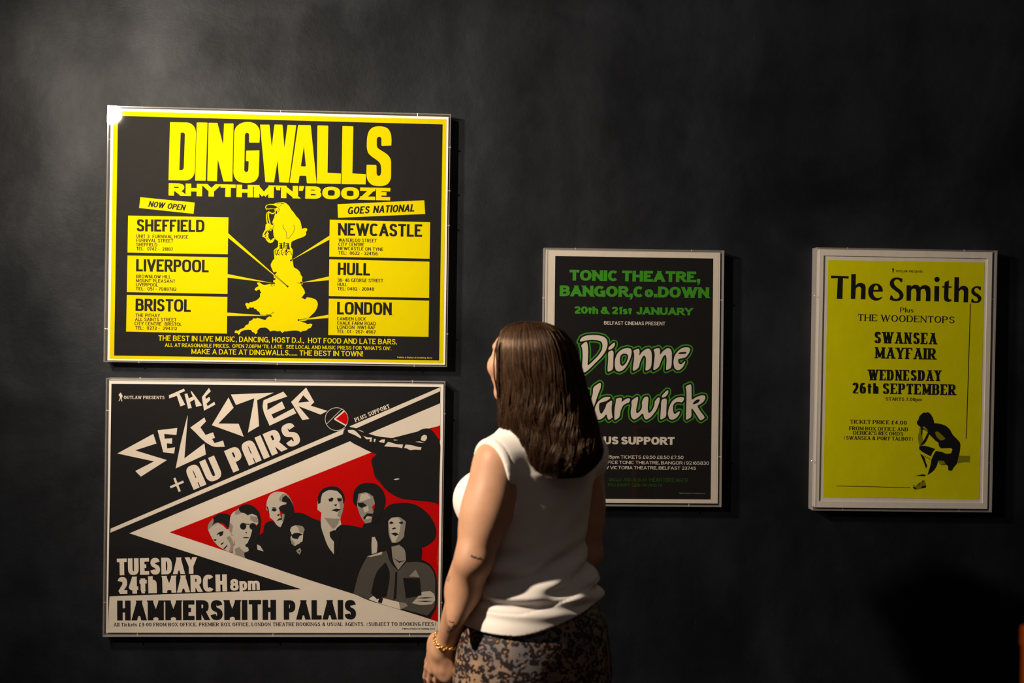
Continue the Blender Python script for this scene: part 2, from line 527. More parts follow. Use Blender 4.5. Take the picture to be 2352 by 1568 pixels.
class Print:
    """a printed sheet: inks laid one thin layer over another, all one mesh in world space"""

    def __init__(self, y):
        self.y, self.v, self.f, self.mi, self.mats, self.layer = y, [], [], [], [], 0
        self.step, self.sub = 0.0002, 0

    def next(self):
        self.layer += 1
        self.sub = 0

    def _mat(self, m):
        if m not in self.mats:
            self.mats.append(m)
        return self.mats.index(m)

    def _add(self, pts, tris, m):
        b = len(self.v)
        y = self.y - self.layer * self.step - (self.sub % 22) * 8e-6      # inks never share a plane
        self.sub += 1
        for p in pts:
            self.v.append(at(p[0], p[1], y))
        k = self._mat(m)
        for t in tris:
            a, c, d = (self.v[b + i] for i in t[:3])
            nrm = (c - a).cross(d - a)
            t = tuple(b + i for i in t)
            if nrm.y > 0:
                t = t[::-1]
            self.f.append(t)
            self.mi.append(k)

    def convex(self, pts, m):
        self._add(pts, [tuple(range(len(pts)))], m)

    def poly(self, pts, m, holes=()):
        loops = [flow(lp) for lp in [pts] + list(holes)]
        flatp = [p for lp in loops for p in lp]
        t = geometry.tessellate_polygon([[Vector((p[0], p[1], 0)) for p in lp] for lp in loops])
        self._add(flatp, [tuple(x) for x in t], m)

    def union(self, polys, m):
        """overlapping convex polygons, filled once"""
        vs, fs = [], []
        for p in polys:
            p = hull2(p)
            if len(p) < 3:
                continue
            ar = sum(p[i - 1][0] * p[i][1] - p[i][0] * p[i - 1][1] for i in range(len(p)))
            if abs(ar) < 1e-5:
                continue
            if ar < 0:
                p = p[::-1]
            k = len(vs)
            vs += [Vector((a[0], a[1])) for a in p]
            fs.append(list(range(k, k + len(p))))
        r = geometry.delaunay_2d_cdt(vs, [], fs, 1, 1e-5)
        tris = [t for t, o in zip(r[2], r[5]) if o]
        self._add([(v[0], v[1]) for v in r[0]], tris, m)

    def stroke(self, pts, wpx, m, closed=False):
        self.union(stroke_polys(pts, lambda a, b: wpx, closed), m)

    def disc(self, c, r, m, n=20, ry=None):
        self.convex([(c[0] + r * math.cos(2 * math.pi * i / n), c[1] + (ry or r) * math.sin(2 * math.pi * i / n)) for i in range(n)], m)

    def fat(self, pts, r, m, holes=()):
        """the polygon grown by r pixels"""
        loops = [pts] + list(holes)
        fp = [p for lp in loops for p in lp]
        ps = [[fp[i] for i in t] for t in geometry.tessellate_polygon([[Vector((p[0], p[1], 0)) for p in lp] for lp in loops])]
        for lp in loops:
            n = len(lp)
            for i in range(n):
                a, b = lp[i], lp[(i + 1) % n]
                dx, dy = b[0] - a[0], b[1] - a[1]
                ln = math.hypot(dx, dy)
                if ln > 1e-6:
                    nx, ny = -dy / ln * r, dx / ln * r
                    ps.append([(a[0] + nx, a[1] + ny), (b[0] + nx, b[1] + ny), (b[0] - nx, b[1] - ny), (a[0] - nx, a[1] - ny)])
                ps.append([(a[0] + r * math.cos(j * math.pi / 7), a[1] + r * math.sin(j * math.pi / 7)) for j in range(14)])
        self.union(ps, m)

    def text(self, s, p0, p1, cap, F, m):
        """s set from p0 to p1 along its baseline (pixels of the photograph), capitals cap pixels high"""
        L = math.hypot(p1[0] - p0[0], p1[1] - p0[1])
        ux, uy = (p1[0] - p0[0]) / L, (p1[1] - p0[1]) / L
        chars = [(c, F['over'].get(c) or F['G'].get(c)) for c in s]

        def total(k):
            t, first = 0.0, True
            for c, g in chars:
                if c == ' ':
                    t += F['space']
                    continue
                gw = g[0]
                t += (max(gw * k, F['wv'] * 1.6) if gw > 0 else F['wv']) + F['sp']
            return t - F['sp']
        lo, hi = .05, 4.0
        for _ in range(40):
            k = (lo + hi) / 2
            if total(k) > L / cap:
                hi = k
            else:
                lo = k
        x = 0.0
        for c, g in chars:
            if c == ' ':
                x += F['space']
                continue
            polys, W = glyph_polys(c, F, k)
            self.union([[(p0[0] + ux * (x + a) * cap + uy * b * cap, p0[1] + uy * (x + a) * cap - ux * b * cap) for a, b in pl] for pl in polys], m)
            x += W + F['sp']

    def build(self, parent, name='poster_print'):
        o = link_mesh(name, self.v, self.f, self.mats, parent, self.mi)
        return o


def Z(ox, oy, s):
    """coordinates read from an enlarged crop of the photograph -> pixels of the photograph"""
    return lambda *pts: [(ox + x / s, oy + y / s) for x, y in pts]


def Z1(ox, oy, s):
    return lambda x, y: (ox + x / s, oy + y / s)


# ------------------------------------------------------------------ poster cases
Y_TRAY, Y_PAPER, Y_FRONT = -0.0300, -0.0305, -0.0420


def case(label, tray, cover, screws, paper_y=Y_PAPER):
    """tray, cover: corner pixels TL TR BR BL of the white board's face and of the clear cover's front"""
    c = [at(p[0], p[1], Y_FRONT) for p in cover]
    ctr = sum(c, Vector()) / 4
    root = thing('framed_poster', label, 'poster', (ctr.x, 0.0, min(p.z for p in c)), 'framed concert posters on the dark wall')
    loc = root.location.copy()
    sh = lambda vs: [v - loc for v in vs]
    t = [at(p[0], p[1], Y_TRAY) for p in tray]
    tq = [(p.x, p.z) for p in t]
    v, f = prism_quad(tq, -0.001, Y_TRAY)
    link_mesh('backing_board', sh(v), f, M['tray'], root)
    cq = [(p.x, p.z) for p in c]
    th = 0.003
    cc = ctr
    # front sheet
    v, f = prism_quad(cq, Y_FRONT + th, Y_FRONT)
    iq = [(x + (th if x < cc.x else -th), z + (th if z < cc.z else -th)) for x, z in cq]
    mi = [0] * len(f)
    mi[2:] = [1] * 4
    # four walls of the cover, back to the wall
    for i in range(4):
        a, b = cq[i], cq[(i + 1) % 4]
        ia, ib = iq[i], iq[(i + 1) % 4]
        y0, y1 = -0.001, Y_FRONT + th + 0.0002
        k = len(v)
        v += [Vector((a[0], y1, a[1])), Vector((b[0], y1, b[1])), Vector((b[0], y0, b[1])), Vector((a[0], y0, a[1])),
              Vector((ia[0], y1, ia[1])), Vector((ib[0], y1, ib[1])), Vector((ib[0], y0, ib[1])), Vector((ia[0], y0, ia[1]))]
        fs = [(0, 1, 2, 3), (7, 6, 5, 4), (4, 5, 1, 0), (3, 2, 6, 7)]
        f += [tuple(k + j for j in q) for q in fs]
        mi += [1] * 4
    link_mesh('clear_cover', sh(v), f, [M['acrylic'], M['acrylic_edge']], root, mi)
    # small screws through the cover's walls
    for (px, py) in screws:
        p = at(px, py, -0.026)
        dl = [abs(p.x - cq[0][0]), abs(cq[1][0] - p.x), abs(cq[0][1] - p.z), abs(p.z - cq[2][1])]
        e = dl.index(min(dl))
        ax = [(-1, 0), (1, 0), (0, 1), (0, -1)][e]
        # on the cover's own edge line
        a, b = [(cq[3], cq[0]), (cq[1], cq[2]), (cq[0], cq[1]), (cq[2], cq[3])][e]
        tt = ((p.x - a[0]) * (b[0] - a[0]) + (p.z - a[1]) * (b[1] - a[1])) / ((b[0] - a[0]) ** 2 + (b[1] - a[1]) ** 2)
        q = (a[0] + tt * (b[0] - a[0]), a[1] + tt * (b[1] - a[1]))
        vs, fs = [], []
        n = 10
        prof = [(0.0012, -0.0075), (0.0012, 0.0002), (0.0027, 0.0002), (0.0027, 0.0012), (0.0018, 0.0022)]
        for r, h in prof:
            for i in range(n):
                an = 2 * math.pi * i / n
                u, vv = r * math.cos(an), r * math.sin(an)
                if ax[0]:
                    vs.append(Vector((q[0] + ax[0] * h, -0.026 + u, q[1] + vv)))
                else:
                    vs.append(Vector((q[0] + vv, -0.026 + u, q[1] + ax[1] * h)))
        for r in range(len(prof) - 1):
            for i in range(n):
                fs.append((r * n + i, r * n + (i + 1) % n, (r + 1) * n + (i + 1) % n, (r + 1) * n + i))
        fs.append(tuple(range((len(prof) - 1) * n, len(prof) * n)))
        link_mesh('screw', sh(vs), fs, M['screw'], root)
    return root, loc


def finish(pr, root, loc):
    pr.v = [v - loc for v in pr.v]
    return pr.build(root)

# ------------------------------------------------------------------ fonts
F_CITY = font(.20, .162, 3.2, sp=.075, space=.3)
F_ADDR = font(.145, .12, 2.6, sp=.15, space=.42)
F_INFO = font(.178, .145, 2.2, sp=.10, space=.32)
F_WIDE = font(.44, .275, 2.5, sp=.07, space=.3, xh=.75)
F_BRUSH = font(.20, .16, 2.2, sp=.10, space=.45, slant=.22)
F_TINY = font(.17, .15, 2.2, wt=.12, sp=.10, space=.35)
F_HEAVY = font(.325, .24, 2.2, sp=.055, space=.26, xh=.75)
F_POSTERBOLD = font(.275, .215, 2.6, sp=.075, space=.26, xh=.80)
F_SERIF = font(.185, .095, 2.1, wt=.09, serif=(.075, .065), sp=.17, space=.42, xh=.68)
F_SERIFB = font(.225, .10, 2.1, wt=.11, serif=(.075, .085), sp=.15, space=.36, xh=.70)
F_LATIN = font(.25, .10, 2.3, wt=.15, serif=(.075, .10), sp=.13, space=.26, xh=.72)
_rA = [('n', [(0, 0), (0, .62)] + arc(.5, .62, .5, .38, 180, 0, 12, 3.2) + [(1, 0)]), ('n', [(0, .29), (1, .29)])]
F_PAIRS = font(.275, .20, 2.9, sp=.10, space=.36, over={'A': (.60, _rA)})


def outlaw(P, cx, y0, y1, m):
    """the small standing figure beside OUTLAW PRESENTS"""
    h = y1 - y0
    q = lambda *p: [(cx + x * h, y0 + y * h) for x, y in p]
    P.poly(q((-.10, .12), (-.12, .05), (-.03, .04), (0, 0), (.06, .02), (.07, .06), (.15, .07), (.08, .12), (.08, .17), (.17, .22), (.22, .36), (.22, .5),
             (.16, .56), (.14, .62), (.20, .96), (.22, 1.0), (.10, 1.0), (.02, .64), (-.10, .90), (-.12, .97), (-.26, .98), (-.18, .88), (-.07, .58), (-.12, .36),
             (-.20, .34), (-.22, .22), (-.10, .17)), m)


# ------------------------------------------------------------------ 1: yellow and black poster of six cities
K, W_, Yl = M['black'], M['paper'], M['yellow']
rt1, lc1 = case('landscape yellow and black poster with a bird perched on a map, above the red one',
                [(254.3, 247.6), (1030.4, 268.6), (1022.4, 837.6), (246.8, 827.2)],
                [(246.8, 242.2), (1035.6, 261.2), (1026.6, 842.2), (237.0, 830.8)],
                [(271, 242), (327, 244), (645, 253), (959.5, 261.5), (1031.5, 338), (1030, 438), (1028.7, 517.6), (1025, 766.7), (951.5, 839), (637, 834.4), (319, 830), (240, 755), (246.8, 320)])
P = Print(Y_PAPER)
P.poly([(260.6, 255.0), (1025.2, 274.0), (1017.4, 833.8), (251.8, 823.2)], Yl)
P.next()
P.poly([(270.9, 266), (1016.6, 285.5), (1008.6, 827.5), (262, 816.3)], K)
P.next()
a, b = Z(220, 220, 5.6), Z(620, 220, 5.3455)
P.poly(a((955, 338), (1165, 342), (1215, 354), (1250, 378), (1275, 415), (1286, 460), (1288, 510), (1274, 960), (1262, 1015), (1240, 1050), (1205, 1077), (1150, 1088), (935, 1085)), Yl,
       [a((1092, 474), (1120, 472), (1138, 478), (1147, 500), (1132, 920), (1122, 945), (1105, 954), (1075, 955))])
P.poly(a((1303, 342), (1432, 344), (1437, 352), (1415, 1085), (1408, 1092), (1282, 1090), (1278, 1082), (1298, 350)), Yl)
P.poly(a((1455, 346), (1565, 348), (1638, 630), (1650, 355), (1765, 355), (1772, 362), (1757, 1100), (1645, 1100), (1638, 1085), (1570, 818), (1558, 1097), (1437, 1093), (1434, 1085), (1450, 352)), Yl)
P.poly(a((2105, 603), (1977, 602), (1972, 595), (1972, 500), (1962, 480), (1945, 475), (1927, 482), (1918, 505), (1910, 950), (1916, 972), (1935, 981), (1955, 973), (1963, 945), (1967, 850), (1960, 840), (1930, 838), (1935, 705), (2105, 702),
         (2097, 990), (2085, 1050), (2050, 1095), (1990, 1117), (1880, 1115), (1822, 1093), (1785, 1045), (1770, 970), (1780, 480), (1800, 410), (1850, 362), (1920, 338), (1990, 338), (2060, 367), (2100, 420), (2110, 490)), Yl)
P.poly([(597.3, 286.1), (618, 286.1), (619.2, 287.8), (624.1, 337.9), (630.3, 287)] + b((60, 352), (150, 354), (155, 362), (178, 637), (215, 362), (222, 357), (318, 360), (323, 365), (233, 1060), (225, 1066), (118, 1062), (115, 1055), (93, 795), (52, 1055), (45, 1062))
       + [(610.6, 418.2), (609.3, 416.4)], Yl)
P.poly(b((352, 358), (495, 360), (502, 370), (572, 1068), (568, 1074), (457, 1073), (452, 1062), (447, 990), (438, 980), (372, 980), (362, 988), (352, 1065), (345, 1070), (245, 1066), (243, 1058), (345, 365)), Yl,
       [b((418, 617), (440, 855), (435, 867), (385, 865), (380, 855))])
P.poly(b((590, 362), (710, 366), (716, 374), (707, 945), (868, 953), (872, 962), (868, 1080), (580, 1076), (576, 1068), (583, 372)), Yl)
P.poly(b((895, 370), (1018, 374), (1024, 382), (1012, 952), (1175, 961), (1179, 968), (1175, 1087), (882, 1083), (878, 1075), (890, 378)), Yl)
P.poly(b((1490, 610), (1375, 614), (1369, 605), (1369, 530), (1358, 508), (1340, 503), (1320, 512), (1312, 535), (1312, 610), (1322, 635), (1350, 660), (1440, 720), (1470, 755), (1487, 810), (1487, 980), (1475, 1040), (1440, 1085), (1385, 1105), (1320, 1107),
         (1250, 1090), (1205, 1045), (1187, 985), (1187, 850), (1195, 845), (1300, 847), (1308, 855), (1310, 955), (1320, 978), (1340, 983), (1358, 972), (1365, 940), (1364, 870), (1352, 830), (1320, 795), (1250, 745), (1210, 705), (1192, 650), (1190, 560),
         (1200, 480), (1225, 420), (1270, 385), (1330, 374), (1400, 380), (1450, 405), (1480, 455), (1492, 530)), Yl)
P.text("RHYTHM`N'BOOZE", (387, 449), (896, 460.2), 28.6, F_WIDE, Yl)
P.poly(a((572, 1303), (1272, 1372), (1258, 1517), (558, 1442)), Yl)
P.poly(b((830, 1330), (1895, 1282), (1906, 1450), (836, 1497)), Yl)
c, d = Z(220, 440, 3.7344), Z(740, 440, 3.7344)
for q in (c((277, 205), (1138, 220), (1132, 537), (272, 522)), c((272, 547), (1132, 563), (1130, 877), (266, 861)), c((266, 885), (1129, 902), (1125, 1217), (260, 1200)),
          d((65, 240), (926, 262), (921, 575), (61, 557)), d((61, 580), (920, 600), (917, 911), (57, 895)), d((57, 917), (917, 934), (912, 1245), (52, 1229))):
    P.poly(q, Yl)
g = Z(500, 440, 4.611)
P.poly(g((598, 650), (600, 715), (585, 725), (562, 775), (575, 820), (592, 855), (608, 850), (622, 845), (626, 856), (612, 870), (590, 890), (598, 915), (615, 920), (610, 930), (588, 940), (590, 960), (605, 965), (575, 985), (555, 975), (520, 985), (480, 985), (460, 972),
         (440, 960), (415, 965), (425, 985), (435, 1000), (400, 1020), (390, 1040), (410, 1050), (428, 1038), (445, 1035), (450, 1052), (462, 1070), (448, 1080), (450, 1110), (430, 1135), (410, 1150), (360, 1170), (345, 1168), (330, 1185), (312, 1178), (295, 1183),
         (292, 1200), (305, 1212), (305, 1225), (312, 1240), (330, 1240), (340, 1222), (360, 1228), (380, 1222), (388, 1240), (410, 1245), (420, 1262), (440, 1272), (450, 1300), (500, 1312), (520, 1300), (560, 1308), (540, 1325), (520, 1335), (515, 1352), (500, 1358),
         (470, 1350), (420, 1335), (405, 1345), (380, 1340), (360, 1362), (335, 1370), (325, 1405), (300, 1412), (280, 1440), (240, 1455), (215, 1475), (200, 1468), (185, 1472), (178, 1488), (192, 1500), (205, 1495), (222, 1515), (235, 1505), (240, 1490), (270, 1470),
         (330, 1462), (355, 1465), (365, 1485), (385, 1492), (400, 1510), (420, 1495), (420, 1470), (445, 1445), (480, 1440), (510, 1440), (545, 1465), (555, 1480), (590, 1470), (640, 1478), (680, 1470), (720, 1480), (760, 1474), (850, 1472), (880, 1487), (900, 1475),
         (940, 1468), (960, 1450), (985, 1440), (1003, 1405), (985, 1398), (950, 1405), (930, 1390), (900, 1382), (870, 1368), (900, 1370), (940, 1362), (960, 1340), (990, 1310), (1030, 1270), (1055, 1220), (1060, 1185), (1045, 1150), (1010, 1130), (945, 1118),
         (925, 1142), (905, 1130), (885, 1125), (905, 1100), (925, 1075), (920, 1050), (910, 1030), (880, 985), (905, 978), (893, 940), (898, 905), (880, 880), (870, 850), (840, 820), (805, 800), (795, 740), (787, 700), (790, 650)), Yl)
P.poly(g((655, 1467), (685, 1460), (710, 1475), (685, 1495)), Yl)
z = Z(580, 450, 9.225)
P.poly(z((455, 165), (500, 148), (540, 140), (600, 134), (650, 132), (690, 142), (720, 160), (755, 190), (780, 220), (810, 270), (830, 300), (870, 345), (905, 395), (930, 430), (985, 490), (1008, 525), (1020, 560), (1035, 625), (1045, 695), (1070, 688), (1100, 680), (1150, 685),
         (1160, 710), (1152, 735), (1128, 768), (1138, 785), (1130, 820), (1105, 848), (1050, 875), (950, 910), (905, 930), (860, 950), (832, 970), (820, 995), (812, 1080), (835, 1110), (850, 1145), (852, 1190), (845, 1240), (830, 1330), (460, 1330), (470, 1280), (455, 1230),
         (455, 1150), (480, 1120), (500, 1110), (540, 1070), (545, 960), (510, 930), (480, 912), (455, 860), (440, 800), (440, 720), (440, 620), (415, 560), (440, 500), (470, 400), (480, 380), (470, 330), (465, 272), (300, 285), (300, 300), (278, 265), (268, 235),
         (285, 198), (350, 172), (400, 168)), Yl)
sax = [((470, 350), (440, 368), (400, 372), (375, 350), (345, 336), (315, 355), (300, 400), (298, 480), (312, 560), (345, 620)), ((345, 345), (335, 420), (345, 480), (365, 560), (385, 640)),
       ((300, 600), (290, 680), (300, 690)), ((300, 690), (262, 740), (228, 810), (222, 855), (255, 868), (285, 890), (310, 940), (345, 975), (385, 985), (425, 965), (450, 920), (460, 880))]
for s_ in sax:
    P.stroke(z(*s_), 2.6, Yl)
P.poly(z((280, 600), (330, 570), (380, 600), (440, 620), (440, 690), (400, 730), (340, 740), (310, 700), (270, 690)), Yl)
P.poly(z((300, 690), (325, 700), (300, 790), (255, 870), (222, 850), (240, 790), (270, 730)), Yl)
P.poly(z((310, 745), (345, 800), (335, 880), (385, 940), (440, 890), (470, 920), (430, 970), (385, 985), (345, 972), (310, 930), (285, 880)), Yl)
P.next()
# black details over the yellow
P.poly(z((300, 268), (286, 240), (300, 208), (340, 190), (390, 187), (450, 196), (510, 222), (515, 245), (485, 263), (400, 262), (320, 266)), K)
P.poly(z((310, 300), (380, 285), (465, 288), (472, 330), (440, 340), (400, 355), (360, 325), (325, 325)), K)
P.poly(z((378, 375), (440, 385), (475, 375), (455, 460), (420, 510), (395, 500), (385, 430)), K)
P.poly(z((258, 800), (285, 735), (305, 735), (298, 780), (262, 830), (240, 815)), K)
P.poly(z((325, 790), (350, 820), (420, 850), (425, 890), (385, 935), (345, 880)), K)
P.poly(z((490, 325), (520, 320), (525, 360), (508, 385), (488, 365)), K)
for s_, w_ in (((505, 172), (560, 156), (600, 152), (625, 160), (600, 195), (575, 215), (545, 210)), .7), (((600, 150), (640, 160), (670, 168)), 1.3), (((515, 230), (550, 250), (568, 290), (550, 338)), 1.0), (((480, 290), (505, 315), (540, 295)), .9), (
        ((655, 600), (642, 640), (655, 680), (715, 760), (722, 880), (735, 910), (765, 900), (800, 860), (862, 780), (890, 700), (885, 650), (872, 608)), .8), (((390, 580), (430, 568), (458, 600), (450, 650), (415, 690), (375, 700), (372, 620)), .8), (
        ((350, 710), (365, 780), (400, 810)), 1.4), (((385, 705), (425, 720)), 1.2), (((430, 790), (445, 800)), 2.0), (((440, 860), (455, 890)), 2.0), (((325, 350), (318, 420), (330, 500), (355, 590)), 1.4), (((250, 860), (285, 850)), 1.0), (((300, 880), (335, 930)), .9):
    P.stroke(z(*s_), w_, K)
for yy in (998, 1038, 1072, 1100):
    P.poly(z((562, yy), (632, yy), (632, yy + 15), (562, yy + 15)), K)
    P.poly(z((698, yy), (775, yy), (775, yy + 15), (698, yy + 15)), K)
P.poly(z((592, 1000), (612, 1000), (640, 1120), (590, 1120)), K)
P.poly(z((740, 1000), (762, 1000), (792, 1130), (738, 1130)), K)
P.poly(z((655, 978), (683, 972), (675, 1108), (655, 1112)), K)
for x in (470, 520, 600, 680):
    P.stroke(z((x + 40, 1130), (x + 5, 1170), (x + 10, 1225), (x + 45, 1255)), 1.5, K)
    P.stroke(z((x + 55, 1180), (x + 40, 1240)), 1.0, K)
P.stroke(z((700, 1240), (770, 1165), (812, 1185), (825, 1250)), 1.2, K)
P.stroke(z((560, 1130), (520, 1190)), 2.0, K)
P.stroke(z((730, 1130), (710, 1190)), 2.6, K)
P.stroke(g((520, 1308), (560, 1300), (597, 1272)), .9, K)
P.stroke(g((842, 966), (877, 970), (905, 972)), .8, K)
P.stroke(g((560, 985), (580, 1008)), 1.0, K)
P.stroke(g((590, 985), (604, 995)), 1.0, K)
for (s0, s1, tip) in (((108, 437), (110, 487), (740, 1003)), ((105, 872), (105, 910), (597, 970)), ((100, 1280), (100, 1316), (562, 1316)), ((1185, 465), (1185, 507), (775, 728)), ((1180, 897), (1180, 937), (883, 963)), ((1172, 1303), (1172, 1338), (856, 1359))):
    mx, my = (s0[0] + s1[0]) / 2, (s0[1] + s1[1]) / 2
    ln = math.hypot(tip[0] - mx, tip[1] - my)
    nx, ny = -(tip[1] - my) / ln, (tip[0] - mx) / ln
    f0 = .55
    sgn = 1 if (s1[0] - s0[0]) * nx + (s1[1] - s0[1]) * ny > 0 else -1
    h = math.hypot(s1[0] - s0[0], s1[1] - s0[1]) / 2 * (1 - f0) * .75
    ax_, ay_ = mx + (tip[0] - mx) * f0, my + (tip[1] - my) * f0
    P.poly(g((ax_ + nx * (h + 4), ay_ + ny * (h + 4)), (ax_ - nx * (h + 4), ay_ - ny * (h + 4)), (tip[0] - nx * 5, tip[1] - ny * 5), (tip[0] + nx * 5, tip[1] + ny * 5)), K)
    P.disc(g(tip)[0], 2.1, K)
P.next()
for q in (((108, 437), (110, 487), (735, 1000)), ((105, 872), (105, 910), (590, 969)), ((100, 1280), (100, 1316), (555, 1315)), ((1185, 465), (1185, 507), (780, 726)), ((1180, 897), (1180, 937), (888, 963)), ((1172, 1303), (1172, 1338), (862, 1359))):
    P.poly(g(*q), Yl)
P.next()
P.text("NOW OPEN", a((672, 1424))[0], a((1138, 1474))[0], 13.2, F_BRUSH, K)
P.text("GOES NATIONAL", b((950, 1452))[0], b((1768, 1418))[0], 16.6, F_BRUSH, K)
for s_, x0, y0, x1, y1, cp, F, zz in (
        ("SHEFFIELD", 350, 340, 930, 346, 27.8, F_CITY, c), ("UNIT 3  FURNIVAL HOUSE", 347, 394, 792, 402, 7.6, F_ADDR, c), ("FURNIVAL STREET", 348, 430, 663, 436, 7.6, F_ADDR, c), ("SHEFFIELD", 347, 466, 525, 470, 7.6, F_ADDR, c), ("TEL:  0742 -  21807", 347, 502, 660, 507, 7.6, F_ADDR, c),
        ("LIVERPOOL", 345, 683, 967, 691, 28.3, F_CITY, c), ("BROWNLOW HILL", 345, 740, 643, 744, 7.6, F_ADDR, c), ("MOUNT PLEASANT", 345, 776, 680, 782, 7.6, F_ADDR, c), ("LIVERPOOL", 343, 810, 533, 813, 7.6, F_ADDR, c), ("TEL:  051 - 7088782", 343, 845, 690, 850, 7.6, F_ADDR, c),
        ("BRISTOL", 340, 1022, 813, 1030, 28.3, F_CITY, c), ("THE PITHAY", 340, 1072, 550, 1075, 7.6, F_ADDR, c), ("ALL SAINTS STREET", 337, 1107, 690, 1113, 7.6, F_ADDR, c), ("CITY CENTRE  BRISTOL", 332, 1143, 737, 1151, 7.6, F_ADDR, c), ("TEL:  0272 -  294312", 337, 1181, 695, 1187, 7.6, F_ADDR, c),
        ("NEWCASTLE", 135, 375, 855, 387, 28.5, F_CITY, d), ("WATERLOO STREET", 140, 428, 465, 434, 7.6, F_ADDR, d), ("CITY CENTRE", 138, 464, 360, 468, 7.6, F_ADDR, d), ("NEWCASTLE ON TYNE", 138, 500, 522, 508, 7.6, F_ADDR, d), ("TEL:  0632 - 324156", 138, 538, 475, 545, 7.6, F_ADDR, d),
        ("HULL", 133, 714, 408, 719, 28.5, F_CITY, d), ("38- 46 GEORGE STREET", 132, 772, 521, 777, 7.6, F_ADDR, d), ("HULL", 131, 808, 213, 810, 7.6, F_ADDR, d), ("TEL: 0482 - 20048", 131, 845, 443, 849, 7.6, F_ADDR, d),
        ("LONDON", 127, 1052, 595, 1058, 28.8, F_CITY, d), ("CAMDEN LOCK", 127, 1103, 373, 1105, 7.6, F_ADDR, d), ("CHALK FARM ROAD", 127, 1139, 457, 1145, 7.6, F_ADDR, d), ("LONDON  NW1 8AF", 126, 1175, 457, 1178, 7.6, F_ADDR, d), ("TEL: 01 - 267- 4967", 127, 1212, 457, 1217, 7.6, F_ADDR, d)):
    P.text(s_, zz((x0, y0))[0], zz((x1, y1))[0], cp, F, K)
e = Z(340, 740, 3.7935)
P.text("THE BEST IN LIVE MUSIC, DANCING, HOST D.J.,  HOT FOOD AND LATE BARS.", *e((90, 160), (2170, 193)), 12.4, F_INFO, Yl)
P.text("ALL AT REASONABLE PRICES.  OPEN 7.00PM 'TIL LATE.  SEE LOCAL AND MUSIC PRESS FOR `WHAT'S ON'.", *e((147, 213), (2120, 243)), 8.4, F_INFO, Yl)
P.text("MAKE A DATE AT DINGWALLS...... THE BEST IN TOWN!", *e((378, 276), (1873, 297)), 12.0, F_INFO, Yl)
P.text("Publicity & Display Ltd, Godalming, Surrey", *d((645, 1427), (945, 1431)), 3.6, F_TINY, Yl)
finish(P, rt1, lc1)

# ------------------------------------------------------------------ 2: red, black and white poster
rt2, lc2 = case('landscape black and white poster with a group photo on a red wedge',
                [(250.7, 871.2), (1018.8, 881.8), (1010.0, 1453.6), (243.8, 1452.8)],
                [(242.6, 867.6), (1022.9, 876.2), (1013.5, 1463.0), (234.8, 1462.2)],
                [(322.3, 869), (633.4, 873.6), (947.7, 877.7), (242.3, 942), (237, 1382.7), (1020, 950), (1013, 1384), (315.5, 1460), (627, 1460), (941, 1460)])
P = Print(Y_PAPER)
P.poly([(256.0, 881.0), (1011.4, 888.2), (1005.4, 1451.8), (247.2, 1452.0)], K)
P.next()
a, b, c, d, e = Z(220, 850, 5.6), Z(620, 850, 5.6), Z(220, 1110, 5.6), Z(620, 1090, 4.481), Z(460, 1100, 7.838)
R_ = M['red']
for q in (a((940, 322), (1135, 236), (1147, 268), (1075, 298), (1150, 443), (1088, 465), (1042, 328), (945, 362)), a((1142, 308), (1177, 296), (1197, 362), (1248, 338), (1220, 275), (1232, 268), (1368, 452), (1290, 470), (1268, 375), (1212, 410), (1234, 484), (1188, 494)),
          a((1455, 228), (1480, 270), (1410, 338), (1416, 370), (1460, 342), (1474, 380), (1425, 430), (1437, 462), (1525, 404), (1537, 442), (1392, 520), (1365, 345)),
          a((740, 818), (780, 942), (505, 1030), (915, 1155), (580, 1368), (508, 1295), (750, 1172), (277, 1070)), a((795, 772), (1048, 742), (1037, 832), (880, 818), (885, 880), (983, 873), (980, 945), (915, 938), (917, 1005), (1020, 990), (1007, 1070), (868, 1055)),
          a((1180, 578), (1182, 600), (1140, 1133), (1397, 940), (1416, 1083), (1028, 1262), (1090, 950)), a((1397, 607), (1418, 658), (1345, 733), (1412, 832), (1508, 798), (1533, 868), (1495, 884), (1528, 937), (1638, 904), (1658, 984), (1495, 975), (1215, 737)),
          a((1707, 350), (1773, 482), (1577, 685), (1838, 688), (1903, 855), (1492, 706)), a((1738, 312), (2290, 288), (2075, 385), (2100, 717), (1957, 802), (2040, 360), (1803, 447)),
          [(605.2, 919.1), (650.7, 899.1), (659.8, 910.2), (614.1, 926.4), (614.1, 941.4), (647.7, 921.4), (654.8, 937.5), (623.2, 951.4), (628.6, 961.1), (674.1, 937), (680.4, 948.6), (619.1, 977.3), (603.4, 935.7)]):
    P.poly(q, W_)
P.poly(b((465, 222), (570, 410), (523, 455), (740, 523), (650, 570), (368, 462), (507, 625), (418, 642), (272, 408)), W_, [b((428, 322), (507, 403), (363, 417))])
P.stroke(a((958, 1505), (1128, 1432)), 5.2, W_)
P.stroke(a((1010, 1385), (1080, 1560)), 5.2, W_)
P.text("AU PAIRS", (445.0, 1124.8), (693.8, 1016.2), 54.0, F_PAIRS, W_)
